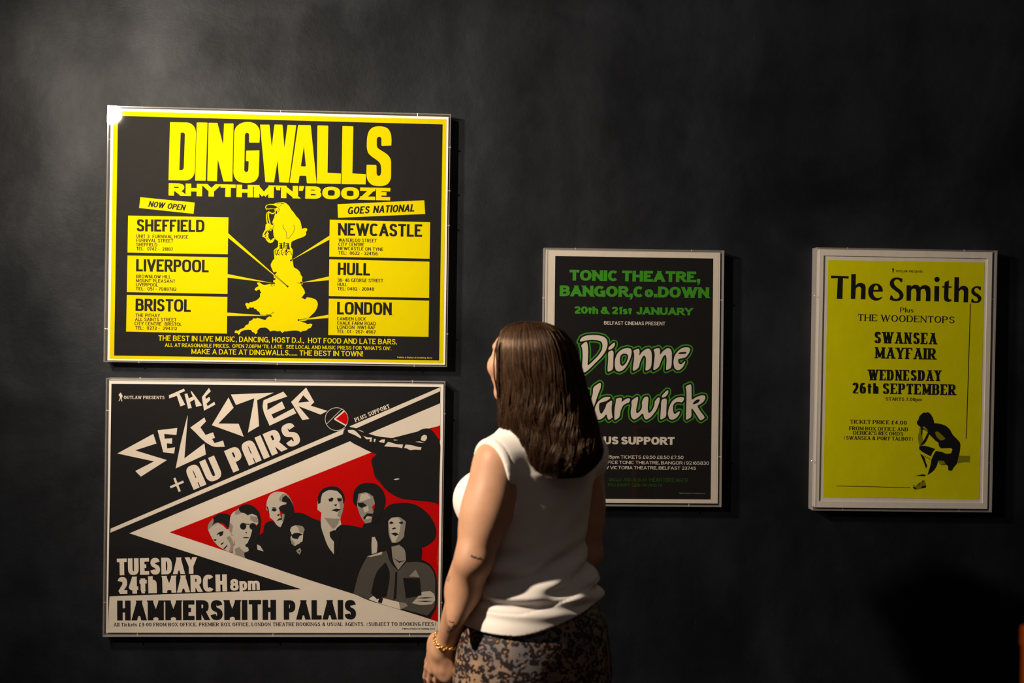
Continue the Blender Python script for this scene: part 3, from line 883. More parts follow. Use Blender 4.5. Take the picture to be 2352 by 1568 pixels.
# stripes and wedges
P.poly([(254.0, 1213.6), (795.9, 982.1), (787.9, 996.4), (253.6, 1222.9)], W_)
P.poly(b((1022, 722), (2190, 218), (2190, 270), (1097, 752)), W_)
P.poly([(297.1, 1224.3), (803.9, 1012.9), (853, 1038.4), (1008.5, 1100), (1005.4, 1451.8), (247.2, 1452.0), (251.5, 1369.2), (691.9, 1352.6)], W_)
P.poly(b((1270, 815), (2190, 425), (2190, 712), (1570, 872), (1380, 850)), W_)
P.text("OUTLAW PRESENTS", *a((360, 368), (883, 370)), 7.0, F_SERIFB, W_)
outlaw(P, *a((318, 288))[0], a((318, 400))[0][1], W_)
P.text("PLUS SUPPORT", *b((1103, 667), (1546, 482)), 9.4, F_SERIFB, W_)
cc = b((857, 628))[0]
P.stroke([(cc[0] + 26.2 * math.cos(t / 36 * math.pi * 2), cc[1] + 26.2 * math.sin(t / 36 * math.pi * 2)) for t in range(36)], 1.1, W_, True)
P.stroke(b((922, 500), (728, 692)), 1.1, W_)
P.stroke(b((958, 522), (832, 628), (978, 710)), 3.4, W_)
P.poly(b((2062, 755), (2190, 708), (2190, 900), (2130, 850)), R_)
P.text("TUESDAY", *c((275, 1180), (1296, 1160)), 38.2, F_POSTERBOLD, W_)
P.text("24th MARCH", *c((285, 1422), (1690, 1385)), 39.0, F_POSTERBOLD, W_)
P.text("8pm", *c((1730, 1378), (2110, 1368)), 26.5, F_POSTERBOLD, W_)
P.next()
P.poly([(389.6, 1222.1), (853, 1038.4), (1009, 1100), (1005.6, 1427.4)], R_)
P.poly(b((850, 628), (962, 532), (990, 570), (1003, 620), (1000, 660), (978, 702)), R_)
P.next()
# the pointing figure, all in black, and the crowd of dark clothes
P.poly(b((1030, 912), (945, 830), (943, 800), (955, 765), (990, 735), (1060, 735), (1150, 760), (1260, 820), (1400, 850), (1560, 870), (1720, 850), (1860, 815), (1930, 770), (2000, 748), (2060, 755), (2110, 800), (2150, 860), (2178, 915), (2190, 1000))
       + [(1009, 1100), (1007.2, 1159.2)] + d((1700, 290), (1600, 275), (1480, 262), (1350, 245), (1240, 190), (1180, 140), (1120, 60), (1080, 5)) + b((1430, 1480), (1350, 1370), (1330, 1290), (1305, 1175), (1310, 1140), (1375, 1080), (1305, 1055), (1200, 1000), (1100, 955)), K)
P.poly(e((780, 1410), (800, 1340), (870, 1250), (1000, 1180), (1065, 1005), (1130, 960), (1160, 820), (1200, 775), (1300, 745), (1400, 850), (1690, 612), (1830, 610), (1920, 650), (2038, 710)) + d((530, 480), (640, 560), (735, 515), (850, 525), (950, 545), (965, 505), (1060, 480), (1165, 372), (1250, 520), (1520, 760), (1545, 862), (1650, 922), (1690, 980), (1715, 1050), (1722, 1250), (1712, 1360), (1650, 1482), (1330, 1385), (1000, 1285), (860, 1225), (400, 1080), (0, 945)), K)
P.poly(d((1290, 640), (1420, 540), (1560, 740), (1560, 900), (1380, 860), (1330, 760)), K)
P.text("HAMMERSMITH", *Z(220, 1340, 5.6)((275, 473), (2318, 464)), 45.8, F_POSTERBOLD, K)
P.text("PALAIS", *Z(620, 1340, 5.6)((178, 462), (1108, 458)), 44.5, F_POSTERBOLD, K)
P.text("All Tickets £3-00 FROM BOX OFFICE, PREMIER BOX OFFICE, LONDON THEATRE BOOKINGS & USUAL AGENTS. (SUBJECT TO BOOKING FEES)", (261.4, 1437.9), (1000.4, 1436.6), 8.2, F_SERIF, K)
P.text("Publicity & Display Ltd, Godalming, Surrey", *Z(620, 1340, 5.6)((1703, 588), (2125, 588)), 3.4, F_TINY, K)
P.next()
W2, T1, T2, T3 = M['paper'], M['skin_tone'], M['mid_tone'], M['dark_tone']
for q in (((1000, 770), (1080, 770), (1130, 810), (1172, 855), (1170, 878), (1100, 838), (1010, 800)), ((1200, 842), (1250, 862), (1312, 865), (1305, 920), (1280, 915), (1290, 885), (1240, 888)), ((1338, 880), (1362, 885), (1350, 925), (1335, 915)), ((1400, 915), (1440, 890), (1482, 890), (1470, 935), (1420, 925)),
          ((1470, 978), (1520, 920), (1560, 930), (1620, 948), (1712, 955), (1700, 1003), (1650, 990), (1560, 985)), ((1725, 1000), (1745, 955), (1830, 965), (1900, 985), (1950, 990), (1940, 1025), (1870, 1020), (1800, 1025), (1760, 1005)),
          ((1940, 895), (1950, 850), (1985, 828), (2015, 840), (2020, 870), (1995, 912), (1955, 905)), ((1870, 918), (1930, 915), (1985, 935), (1930, 930)), ((1590, 1402), (1640, 1390), (1672, 1398), (1620, 1412)), ((1130, 765), (1180, 778), (1210, 800), (1170, 785)), ((1590, 890), (1650, 897), (1600, 903))):
    P.poly(b(*q), W2)
# seven invented faces: light side, dark side, hair, eyes, nose and mouth
face = [
    # (light shapes, mid shapes, dark shapes)
    ([((140, 910), (190, 850), (300, 780), (400, 830), (480, 900), (520, 900), (560, 1010), (610, 1020), (600, 1180), (580, 1270), (545, 1330), (470, 1290), (340, 1215), (240, 1110), (190, 1020))],
     [((135, 900), (140, 830), (200, 740), (260, 680), (330, 630), (400, 620), (400, 760), (300, 800), (200, 860), (150, 910)), ((470, 1050), (530, 1020), (580, 1100), (590, 1270), (550, 1330), (510, 1310), (545, 1200), (510, 1120))],
     [((230, 690), (330, 625), (430, 615), (510, 635), (540, 660), (520, 870), (470, 860), (420, 800), (330, 780), (270, 790), (215, 830), (240, 760)), ((290, 1010), (330, 960), (420, 935), (400, 1010), (350, 1030), (340, 985)), ((235, 1085), (290, 1080), (285, 1110), (255, 1110)),
      ((365, 1165), (425, 1130), (410, 1160), (375, 1185)), ((415, 1250), (490, 1175), (485, 1205), (430, 1265))]),
    ([((525, 760), (545, 670), (600, 590), (700, 560), (850, 600), (1000, 640), (1040, 700), (1050, 800), (960, 850), (930, 1000), (900, 1120), (880, 1230), (870, 1290), (820, 1320), (800, 1420), (580, 1345), (600, 1200), (620, 1180), (600, 1015), (550, 990), (520, 900))],
     [((700, 1220), (780, 1300), (830, 1310), (800, 1410), (640, 1360), (620, 1260)), ((900, 660), (1020, 680), (1050, 780), (980, 780), (900, 730)), ((520, 780), (560, 800), (590, 850), (560, 990), (525, 930)), ((620, 600), (700, 510), (800, 470), (760, 600), (640, 650))],
     [((690, 510), (760, 465), (830, 452), (930, 475), (1010, 530), (1060, 600), (1088, 720), (1080, 880), (1060, 1010), (1030, 1120), (1000, 1200), (880, 1290), (850, 1170), (900, 1040), (940, 900), (1000, 880), (1045, 780), (1020, 660), (930, 620), (850, 650), (790, 610), (740, 600), (700, 560)),
      ((712, 840), (735, 795), (780, 785), (820, 805), (828, 850), (805, 900), (770, 912), (730, 890)), ((882, 840), (905, 800), (950, 788), (995, 810), (1005, 860), (980, 905), (930, 910), (895, 885)), ((820, 800), (890, 805), (885, 820), (825, 815)), ((815, 955), (840, 950), (835, 975), (815, 970)), ((760, 1050), (820, 1042), (875, 1048), (870, 1060), (790, 1062)),
      ((810, 1180), (850, 1150), (870, 1180), (850, 1230), (815, 1210)), ((790, 1330), (840, 1310), (900, 1330), (930, 1460), (860, 1440), (800, 1410))]),
    ([((1190, 500), (1195, 430), (1215, 350), (1270, 270), (1350, 232), (1440, 228), (1530, 250), (1600, 310), (1570, 440), (1470, 480), (1430, 560), (1440, 640), (1450, 690), (1500, 740), (1480, 830), (1440, 865), (1390, 840), (1320, 745), (1250, 690), (1240, 600), (1200, 560))],
     [((1430, 330), (1480, 260), (1560, 280), (1640, 380), (1680, 520), (1690, 600), (1640, 600), (1600, 460), (1500, 420), (1420, 390)), ((1470, 640), (1560, 560), (1600, 640), (1560, 740), (1470, 760))],
     [((1480, 330), (1540, 290), (1620, 370), (1670, 480), (1692, 600), (1700, 640), (1560, 760), (1480, 840), (1450, 860), (1500, 740), (1520, 640), (1430, 560), (1410, 520), (1450, 480), (1540, 460), (1560, 420), (1470, 400)), ((1280, 560), (1300, 530), (1350, 520), (1375, 550), (1350, 580), (1310, 575)), ((1275, 520), (1320, 505), (1375, 515), (1320, 520)),
      ((1385, 640), (1430, 620), (1420, 660), (1390, 660)), ((1375, 750), (1420, 705), (1470, 700), (1465, 730), (1400, 745)), ((1190, 480), (1215, 500), (1240, 600), (1215, 580))]),
    ([((1615, 920), (1640, 860), (1720, 830), (1830, 850), (1850, 940), (1850, 1030), (1840, 1120), (1800, 1140), (1770, 1180), (1700, 1200), (1650, 1150), (1625, 1050), (1650, 1000)), ((1740, 1270), (1800, 1240), (1815, 1300), (1790, 1350), (1750, 1330))],
     [((1720, 830), (1840, 850), (1880, 900), (1860, 970), (1790, 960), (1760, 880)), ((1640, 1080), (1700, 1150), (1690, 1200), (1640, 1160)), ((1720, 1290), (1780, 1260), (1820, 1290), (1790, 1360))],
     [((1640, 1010), (1700, 970), (1800, 975), (1850, 1000), (1790, 1020), (1750, 1080), (1660, 1060)), ((1690, 1220), (1740, 1180), (1810, 1150), (1850, 1180), (1830, 1240), (1750, 1250), (1710, 1290)), ((1760, 1290), (1800, 1285), (1780, 1310))]),
]
for L_, M_, D_ in face:
    for q in L_:
        P.poly(e(*q), T1)
P.poly(e((1020, 1175), (1080, 1200), (1140, 1300), (1030, 1270)), T1)
for i in range(7):
    P.stroke(e((835 + i * 10, 1330 + i * 20), (880 + i * 8, 1320 + i * 22)), 1.0, T1)
P.poly(d((490, 310), (500, 230), (530, 180), (600, 150), (700, 165), (750, 240), (750, 380), (725, 450), (735, 510), (680, 560), (660, 680), (660, 820), (600, 740), (560, 640), (525, 520), (530, 390), (490, 360)), T1)   # man in jacket and tie
P.poly(d((905, 190), (980, 170), (1070, 190), (1090, 290), (1050, 330), (1080, 420), (1040, 490), (980, 500), (935, 430), (900, 330), (885, 250)), T2)
P.poly(d((1050, 640), (1080, 640), (1105, 700), (1100, 800), (1048, 815), (1045, 720)), T1)
P.poly(d((1215, 480), (1250, 440), (1330, 435), (1395, 470), (1400, 560), (1370, 650), (1300, 700), (1255, 700), (1225, 620)), T2)
P.poly(d((1225, 480), (1250, 445), (1320, 440), (1350, 480), (1330, 600), (1290, 690), (1255, 690), (1235, 600)), T1)
P.poly(d((1250, 740), (1330, 720), (1385, 770), (1400, 880), (1320, 980), (1270, 890)), T2)
P.poly(d((860, 1220), (920, 1000), (1000, 840), (1100, 820), (1200, 780), (1240, 900), (1320, 990), (1400, 900), (1550, 900), (1640, 940), (1690, 1020), (1700, 1200), (1690, 1360), (1620, 1450), (1400, 1390), (1330, 1370), (1150, 1310), (1010, 1280)), T3)
P.next()
for L_, M_, D_ in face:
    for q in M_:
        P.poly(e(*q), T2)
P.poly(d((690, 240), (745, 230), (750, 380), (720, 440), (690, 420), (720, 330)), T2)
P.poly(d((560, 440), (640, 450), (720, 450), (690, 520), (650, 560), (600, 500)), T2)
P.poly(d((935, 200), (1000, 190), (1040, 240), (960, 270), (920, 280)), T1)
P.poly(d((975, 310), (1010, 320), (1020, 370), (975, 390), (960, 350)), T1)
P.poly(d((975, 440), (1020, 420), (1050, 440), (1000, 460)), T1)
P.poly(d((1460, 1320), (1510, 1270), (1560, 1210), (1650, 1195), (1690, 1230), (1700, 1290), (1670, 1330), (1560, 1340)), T1)
P.poly(d((1335, 1390), (1340, 1310), (1400, 1320), (1420, 1350)), T2)
P.poly(d((1430, 1045), (1500, 975), (1540, 1055)), T2)
P.poly(d((1000, 840), (1080, 815), (1160, 790), (1150, 820), (1040, 845)), T1)
P.poly(d((1015, 1280), (1060, 1250), (1120, 1255), (1170, 1270), (1330, 1310), (1340, 1385), (1150, 1330)), W2)
P.next()
for L_, M_, D_ in face:
    for q in D_:
        P.poly(e(*q), K)
for q in (((495, 300), (495, 220), (540, 150), (620, 120), (700, 130), (750, 180), (768, 250), (755, 300), (740, 220), (690, 165), (600, 158), (540, 190), (525, 240), (520, 290)), ((600, 250), (640, 232), (655, 245), (640, 275), (610, 275)), ((690, 240), (740, 245), (735, 270), (700, 275)), ((655, 310), (690, 300), (680, 325)),
          ((630, 365), (680, 348), (730, 355), (690, 380)), ((615, 590), (660, 570), (700, 575), (735, 560), (730, 640), (690, 800), (660, 820), (670, 700), (620, 640)),
          ((855, 230), (870, 160), (920, 105), (1000, 82), (1090, 95), (1160, 160), (1190, 260), (1165, 370), (1090, 490), (1040, 500), (1060, 400), (1080, 300), (1060, 220), (990, 180), (910, 195), (890, 330), (860, 290)), ((900, 290), (960, 285), (1000, 320), (940, 340), (910, 320)), ((960, 440), (1000, 395), (1060, 400), (1050, 430), (1000, 425), (970, 460)),
          ((1160, 375), (1230, 310), (1360, 288), (1480, 302), (1570, 350), (1650, 430), (1700, 530), (1712, 610), (1685, 670), (1600, 735), (1520, 760), (1480, 740), (1380, 620), (1400, 480), (1330, 430), (1240, 445), (1190, 500)), ((1225, 495), (1250, 478), (1275, 495), (1245, 508)), ((1325, 490), (1360, 478), (1375, 500), (1340, 505)), ((1250, 555), (1285, 540), (1300, 550), (1270, 562)),
          ((1245, 605), (1290, 592), (1325, 610), (1290, 630)), ((1260, 850), (1330, 890), (1390, 880), (1330, 905)), ((1100, 1000), (1190, 900), (1230, 1000), (1200, 1250), (1100, 1280), (1040, 1220)), ((1290, 1000), (1310, 1000), (1300, 1270), (1270, 1290), (1285, 1120)), ((1370, 1060), (1540, 1065), (1560, 1240), (1400, 1270)), ((1110, 1310), (1130, 1262), (1165, 1270), (1150, 1325)),
          ((1510, 1270), (1600, 1260), (1690, 1265), (1600, 1272)), ((1510, 1300), (1600, 1295), (1685, 1300), (1600, 1308))):
    P.poly(d(*q), K)
finish(P, rt2, lc2)

# ------------------------------------------------------------------ 3: black poster with green and white lettering
rt3, lc3 = case('portrait black poster with green lettering in a white border, behind the woman',
                [(1254.9, 572.2), (1654.3, 579.0), (1648.2, 1155.9), (1247.8, 1153.0)],
                [(1249.9, 568.4), (1663.5, 574.8), (1657.0, 1164.2), (1242.2, 1161.0)],
                [(1322, 571.5), (1589, 575.7), (1249.6, 684.3), (1661, 689), (1656, 1048.7), (1582.4, 1162), (1300, 1160), (1245, 1040)])
P = Print(Y_PAPER)
P.poly([(1257.5, 574.6), (1651.6, 581.2), (1645.6, 1153.6), (1250.4, 1150.6)], W_)
P.next()
P.poly([(1275.4, 587.7), (1638.3, 593.5), (1632.2, 1146.8), (1268.6, 1144.2)], K)
P.next()
a, b, c = Z(1240, 560, 5.2273), Z(1300, 740, 6.0306), Z(1360, 960, 7.128)
Gr, Dg = M['green'], M['dullgreen']
P.text("TONIC THEATRE,", *a((355, 439), (1925, 462)), 24.7, F_HEAVY, Gr)
P.text("BANGOR,Co.DOWN", *a((237, 627), (2032, 650)), 24.9, F_HEAVY, Gr)
P.text("20th & 21st  JANUARY", *a((410, 836), (1835, 857)), 17.0, F_HEAVY, Gr)
P.text("BELFAST CINEMAS PRESENT", *a((770, 968), (1505, 977)), 8.1, F_INFO, W_)
name = [
    (((185, 270), (215, 210), (270, 185), (350, 175), (450, 178), (530, 200), (570, 245), (578, 310), (555, 390), (500, 470), (420, 550), (330, 640), (258, 700), (207, 672), (225, 600), (232, 450), (225, 360), (208, 318), (275, 265), (295, 280), (308, 380), (305, 500), (295, 610), (380, 530), (450, 460), (500, 380), (508, 310), (490, 265), (430, 245), (340, 240), (260, 255)), None),
    (((585, 375), (590, 345), (660, 280), (678, 285), (675, 325), (640, 365), (600, 380)), None),
    (((582, 405), (660, 385), (655, 520), (652, 655), (580, 690), (575, 640), (585, 520)), None),
    (((675, 590), (680, 510), (710, 430), (770, 375), (850, 352), (900, 365), (912, 410), (895, 490), (850, 590), (800, 655), (740, 685), (690, 665)), ((745, 505), (755, 460), (790, 430), (840, 435), (862, 460), (862, 490), (840, 550), (805, 595), (775, 607), (750, 580))),
    (((930, 390), (1005, 362), (1020, 390), (1015, 470), (1050, 410), (1110, 368), (1150, 362), (1180, 395), (1190, 470), (1180, 635), (1100, 677), (1105, 600), (1110, 500), (1090, 455), (1060, 475), (1025, 550), (1005, 635), (925, 680), (930, 600), (945, 500), (945, 430)), None),
    (((1210, 375), (1285, 352), (1305, 380), (1300, 460), (1340, 400), (1400, 357), (1440, 362), (1465, 400), (1467, 500), (1460, 630), (1385, 667), (1390, 600), (1395, 500), (1380, 445), (1350, 465), (1315, 540), (1285, 625), (1208, 670), (1215, 590), (1230, 480), (1228, 420)), None),
    (((1645, 537), (1655, 548), (1620, 620), (1575, 660), (1535, 663), (1500, 630), (1487, 560), (1500, 470), (1545, 400), (1610, 352), (1680, 342), (1718, 358), (1718, 395), (1690, 450), (1650, 490), (1555, 507), (1553, 540), (1565, 570), (1590, 585), (1620, 565)), ((1550, 440), (1570, 415), (1660, 408), (1670, 420), (1655, 437))),
    (((95, 865), (205, 833), (222, 860), (190, 1100), (268, 930), (310, 945), (302, 1180), (372, 1000), (375, 910), (400, 880), (470, 835), (485, 850), (480, 910), (450, 980), (330, 1330), (255, 1360), (240, 1150), (140, 1360), (80, 1345), (105, 1000)), None),
    (((610, 1035), (615, 1050), (560, 1090), (500, 1105), (460, 1120), (455, 1190), (470, 1250), (490, 1270), (515, 1240), (555, 1160), (562, 1125), (630, 1080), (640, 1095), (630, 1200), (640, 1300), (650, 1315), (590, 1355), (572, 1320), (560, 1265), (520, 1320), (465, 1350), (420, 1340), (395, 1280), (400, 1180), (440, 1100), (510, 1045), (570, 1030)), None),
    (((693, 1055), (765, 1042), (775, 1060), (765, 1110), (800, 1080), (850, 1050), (893, 1058), (875, 1110), (840, 1120), (790, 1150), (757, 1220), (745, 1310), (680, 1357), (670, 1340), (672, 1200), (690, 1110)), None),
    (((905, 1085), (985, 1028), (1002, 1040), (990, 1120), (970, 1210), (975, 1255), (995, 1258), (1040, 1215), (1055, 1170), (1050, 1100), (1085, 1035), (1130, 1025), (1145, 1060), (1130, 1180), (1140, 1250), (1160, 1255), (1200, 1210), (1225, 1150), (1230, 1090), (1280, 1035), (1300, 1050), (1290, 1120), (1250, 1220), (1180, 1310), (1115, 1350), (1085, 1330), (1065, 1250), (1010, 1310), (945, 1350), (905, 1320), (895, 1240), (910, 1150)), None),
    (((1325, 1040), (1335, 1005), (1400, 940), (1418, 945), (1415, 985), (1385, 1025), (1345, 1042)), None),
    (((1320, 1070), (1400, 1048), (1390, 1200), (1388, 1310), (1312, 1350), (1305, 1320), (1315, 1200)), None),
    (((1640, 1045), (1630, 1080), (1605, 1110), (1560, 1100), (1520, 1105), (1485, 1140), (1480, 1200), (1490, 1260), (1515, 1270), (1555, 1235), (1580, 1232), (1570, 1270), (1530, 1325), (1470, 1352), (1430, 1335), (1410, 1270), (1425, 1180), (1470, 1090), (1530, 1045), (1600, 1032)), None),
    (((1655, 885), (1725, 855), (1738, 880), (1740, 1000), (1740, 1080), (1800, 1035), (1880, 1008), (1925, 1015), (1932, 1050), (1905, 1100), (1850, 1140), (1815, 1155), (1860, 1230), (1930, 1320), (1865, 1360), (1845, 1340), (1790, 1250), (1735, 1175), (1740, 1310), (1670, 1352), (1660, 1340), (1665, 1200), (1670, 1000), (1665, 930)), ((1750, 1140), (1770, 1100), (1810, 1070), (1850, 1065), (1855, 1085), (1820, 1120))),
]


def soft(pts, n=1):
    """round the corners of a traced outline slightly"""
    for _ in range(n):
        out = []
        for i in range(len(pts)):
            p, q = pts[i], pts[(i + 1) % len(pts)]
            out.append((p[0] * .8 + q[0] * .2, p[1] * .8 + q[1] * .2))
            out.append((p[0] * .2 + q[0] * .8, p[1] * .2 + q[1] * .8))
        pts = out
    return pts


P.next()
for r, m in ((6.6, Gr), (3.7, K)):
    for o_, h_ in name:
        P.fat(b(*o_), r, m, [b(*h_)] if h_ else [])
    P.next()
for o_, h_ in name:
    P.poly(b(*soft(o_, 2)), W_, [b(*soft(h_, 2))] if h_ else [])
P.text("PLUS SUPPORT", *c((-40, 425), (1350, 438)), 18.0, F_HEAVY, W_)
P.text("8.15pm TICKETS £9.50 £8.50 £7.50", *c((192, 660), (1497, 669)), 7.4, F_INFO, W_)
P.text("BOX OFFICE TONIC THEATRE, BANGOR (92)65830", *c((-50, 745), (1915, 763)), 7.4, F_INFO, W_)
P.text("NEW VICTORIA THEATRE, BELFAST 23745", *c((90, 833), (1700, 846)), 7.4, F_INFO, W_)
F_THIN = font(.125, .105, 2.2, sp=.10, space=.34)
P.text("SINGLE AND ALBUM", *c((270, 1032), (890, 1038)), 7.1, F_THIN, Dg)
P.text("HEARTBREAKER", *c((940, 1040), (1572, 1048)), 9.2, F_THIN, Dg)
P.text("PRO BARRY GIBB ON ARISTA", *c((262, 1118), (1150, 1125)), 7.1, F_THIN, Dg)
P.text("Publicity & Display Ltd, Godalming, Surrey", *c((1425, 1236), (1855, 1241)), 2.6, F_TINY, M['mid_tone'])
finish(P, rt3, lc3)

# ------------------------------------------------------------------ 4: yellow green poster with a seated figure
rt4, lc4 = case('portrait lime yellow poster with black lettering and a crouching seated figure',
                [(1884.2, 570.2), (2279.6, 578.6), (2267.7, 1168.7), (1872.4, 1164.8)],
                [(1876.5, 567.6), (2291.0, 575.0), (2277.9, 1176.2), (1867.0, 1172.2)],
                [(1946.8, 570), (2214.8, 576), (1873.5, 679.5), (1868.3, 1058), (2285.8, 687), (2278.4, 1062.6), (1935, 1171), (2202.4, 1173.6)])
# the board's raised border round the paper
P = Print(Y_PAPER - 0.0032)
ob = [(1884.4, 570.4), (2279.4, 578.8), (2267.5, 1168.5), (1872.6, 1164.6)]
ib = [(1891.8, 586.6), (2268.6, 593.4), (2257.0, 1155.2), (1880.8, 1151.0)]
t_o = [at(*p, P.y) for p in ob]
t_i = [at(*p, P.y) for p in ib]
vs, fs = [], []
for i in range(4):
    k = len(vs)
    j = (i + 1) % 4
    back = Vector((0, 0.0030, 0))
    vs += [t_o[i], t_o[j], t_i[j], t_i[i], t_i[i] + back, t_i[j] + back, t_o[i] + back, t_o[j] + back]
    fs += [(k, k + 3, k + 2, k + 1), (k + 3, k + 4, k + 5, k + 2), (k + 6, k, k + 1, k + 7)]
link_mesh('raised_border', [v - lc4 for v in vs], fs, M['tray'], rt4)
P = Print(Y_PAPER)
Lm = M['lime']
P.poly([(1901.8, 596.9), (2261.7, 602.8), (2248.9, 1146.2), (1890.6, 1141.5)], Lm)
P.next()
a, b, c = Z(1850, 550, 5.113), Z(1850, 820, 4.237), Z(2060, 920, 6.815)
outlaw(P, *a((1028, 333))[0], a((1028, 387))[0][1], K)
P.text("OUTLAW PRESENTS", *a((1062, 382), (1380, 389)), 5.0, F_SERIF, K)
for q in (((300, 422), (507, 430), (505, 460), (440, 452), (433, 697), (368, 695), (380, 452), (300, 455)),
          ((538, 404), (592, 405), (588, 540), (615, 515), (660, 508), (695, 525), (706, 565), (703, 702), (648, 700), (655, 580), (640, 553), (615, 555), (590, 580), (584, 698), (532, 696)),
          ((1140, 460), (1135, 500), (1120, 500), (1090, 470), (1060, 468), (1038, 490), (1042, 525), (1075, 560), (1130, 605), (1152, 650), (1140, 690), (1105, 715), (1050, 722), (988, 705), (1000, 655), (1015, 655), (1035, 690), (1075, 697), (1105, 675), (1100, 640), (1060, 605), (1010, 565), (990, 525), (1000, 480), (1035, 450), (1090, 445)),
          ((1188, 535), (1240, 537), (1240, 555), (1275, 532), (1320, 533), (1345, 560), (1385, 535), (1430, 538), (1462, 565), (1468, 610), (1465, 725), (1412, 723), (1415, 620), (1400, 580), (1370, 578), (1352, 600), (1350, 722), (1298, 720), (1302, 615), (1290, 578), (1260, 575), (1240, 600), (1237, 718), (1186, 717)),
          ((1515, 545), (1570, 547), (1567, 727), (1512, 725)),
          ((1683, 478), (1682, 548), (1715, 550), (1715, 567), (1680, 565), (1677, 670), (1685, 700), (1715, 705), (1712, 722), (1670, 732), (1635, 715), (1625, 680), (1630, 565), (1605, 562), (1607, 548), (1632, 545), (1635, 500)),
          ((1750, 440), (1803, 442), (1800, 575), (1830, 548), (1870, 543), (1905, 565), (1912, 600), (1908, 737), (1855, 735), (1860, 620), (1850, 590), (1825, 585), (1800, 610), (1797, 733), (1745, 732)),
          ((2063, 555), (2058, 595), (2045, 595), (2025, 570), (2000, 568), (1982, 585), (1990, 612), (2030, 640), (2062, 668), (2065, 705), (2040, 738), (1995, 745), (1945, 735), (1950, 695), (1965, 695), (1980, 722), (2010, 727), (2028, 708), (2015, 680), (1975, 655), (1948, 625), (1950, 585), (1980, 555), (2020, 547))):
    P.poly(a(*q), K)
P.poly(a((905, 612), (795, 612), (800, 650), (825, 680), (860, 685), (900, 672), (903, 680), (875, 705), (830, 717), (785, 705), (750, 670), (737, 620), (745, 565), (775, 530), (815, 515), (860, 522), (895, 555), (908, 595)), K, [a((798, 590), (805, 558), (830, 533), (850, 548), (856, 590))])
P.disc(a((1545, 468))[0], 6.1, K)
P.text("Plus", *a((1112, 852), (1268, 857)), 10.8, F_SERIF, K)
P.text("THE WOODENTOPS", *a((615, 953), (1750, 982)), 15.2, F_SERIF, K)
P.text("SWANSEA", *a((808, 1216), (1540, 1231)), 26.3, F_LATIN, K)
P.text("MAYFAIR", *a((815, 1394), (1530, 1410)), 25.8, F_LATIN, K)
P.text("WEDNESDAY", *b((612, 225), (1322, 233)), 24.8, F_LATIN, K)
P.text("26th SEPTEMBER", *b((455, 352), (1460, 370)), 24.6, F_LATIN, K)
P.text("STARTS 7.00pm", *b((780, 421), (1132, 428)), 7.4, F_SERIFB, K)
P.text("TICKET PRICE £4.00", *b((435, 646), (985, 656)), 8.8, F_SERIFB, K)
P.text("FROM BOX OFFICE AND", *b((425, 708), (997, 720)), 8.3, F_SERIFB, K)
P.text("DERICK'S RECORDS", *b((465, 752), (950, 763)), 8.3, F_SERIFB, K)
P.text("(SWANSEA & PORT TALBOT)", *b((375, 800), (1048, 813)), 8.3, F_SERIFB, K)
P.stroke([(2229.0, 697.2), (2219.4, 1007.6)], 1.7, K)
P.stroke([(1921.3, 1115.5), (2090.7, 1119.6)], 1.3, K)
Ol = M['olive']
P.poly(c((975, 860), (1145, 862), (1140, 965), (1040, 962), (950, 980)), Ol)
P.poly(c((330, 560), (345, 500), (360, 400), (395, 395), (400, 470), (395, 560), (410, 620), (400, 690), (350, 700)), Ol)
P.poly(c((430, 1240), (400, 1250), (300, 1330), (260, 1375), (330, 1385), (450, 1350), (455, 1320)), Ol)
P.next()
for q in (((310, 330), (340, 290), (350, 250), (390, 205), (420, 185), (450, 188), (480, 178), (510, 192), (545, 235), (570, 290), (583, 350), (640, 355), (700, 368), (760, 390), (820, 440), (880, 540), (950, 610), (988, 665), (985, 780), (960, 900), (940, 980), (890, 1040), (860, 1095), (805, 1090), (800, 1020),
           (770, 1000), (740, 940), (640, 935), (630, 1000), (585, 1080), (530, 1130), (480, 1160), (500, 1090), (530, 990), (545, 910), (590, 820), (610, 785), (700, 800), (780, 830), (850, 820), (870, 760), (840, 740), (690, 745), (660, 710), (650, 655), (610, 630), (560, 580), (510, 530), (470, 480), (430, 460), (380, 460), (375, 410), (345, 395), (320, 370)),
          ((350, 710), (400, 702), (500, 720), (600, 755), (560, 800), (530, 870), (470, 840), (400, 800), (350, 760)), ((360, 825), (420, 870), (450, 960), (470, 1020), (455, 1060), (420, 960)), ((480, 500), (510, 500), (480, 590), (420, 680), (360, 705), (420, 620)),
          ((275, 1175), (340, 1165), (400, 1150), (460, 1160), (430, 1180)), ((380, 450), (400, 470), (395, 560), (380, 520)), ((370, 1370), (400, 1335), (455, 1325), (455, 1355), (410, 1370)), ((250, 1350), (275, 1340), (300, 1375), (340, 1385), (270, 1385))):
    P.poly(c(*q), K)
for q in (((420, 860), (530, 920)), ((640, 945), (690, 1000), (760, 1000)), ((250, 1335), (275, 1318)), ((320, 1330), (345, 1290)), ((350, 1320), (362, 1280)), ((395, 1280), (405, 1250))):
    P.stroke(c(*q), 1.2, K)
P.next()
P.poly(c((600, 490), (640, 480), (700, 530), (760, 590), (740, 610), (680, 620), (620, 560)), Ol)
P.poly(c((400, 410), (430, 400), (470, 440), (490, 480), (440, 470), (415, 440)), Ol)
P.poly(c((640, 935), (740, 940), (760, 990), (710, 1000)), Ol)
finish(P, rt4, lc4)

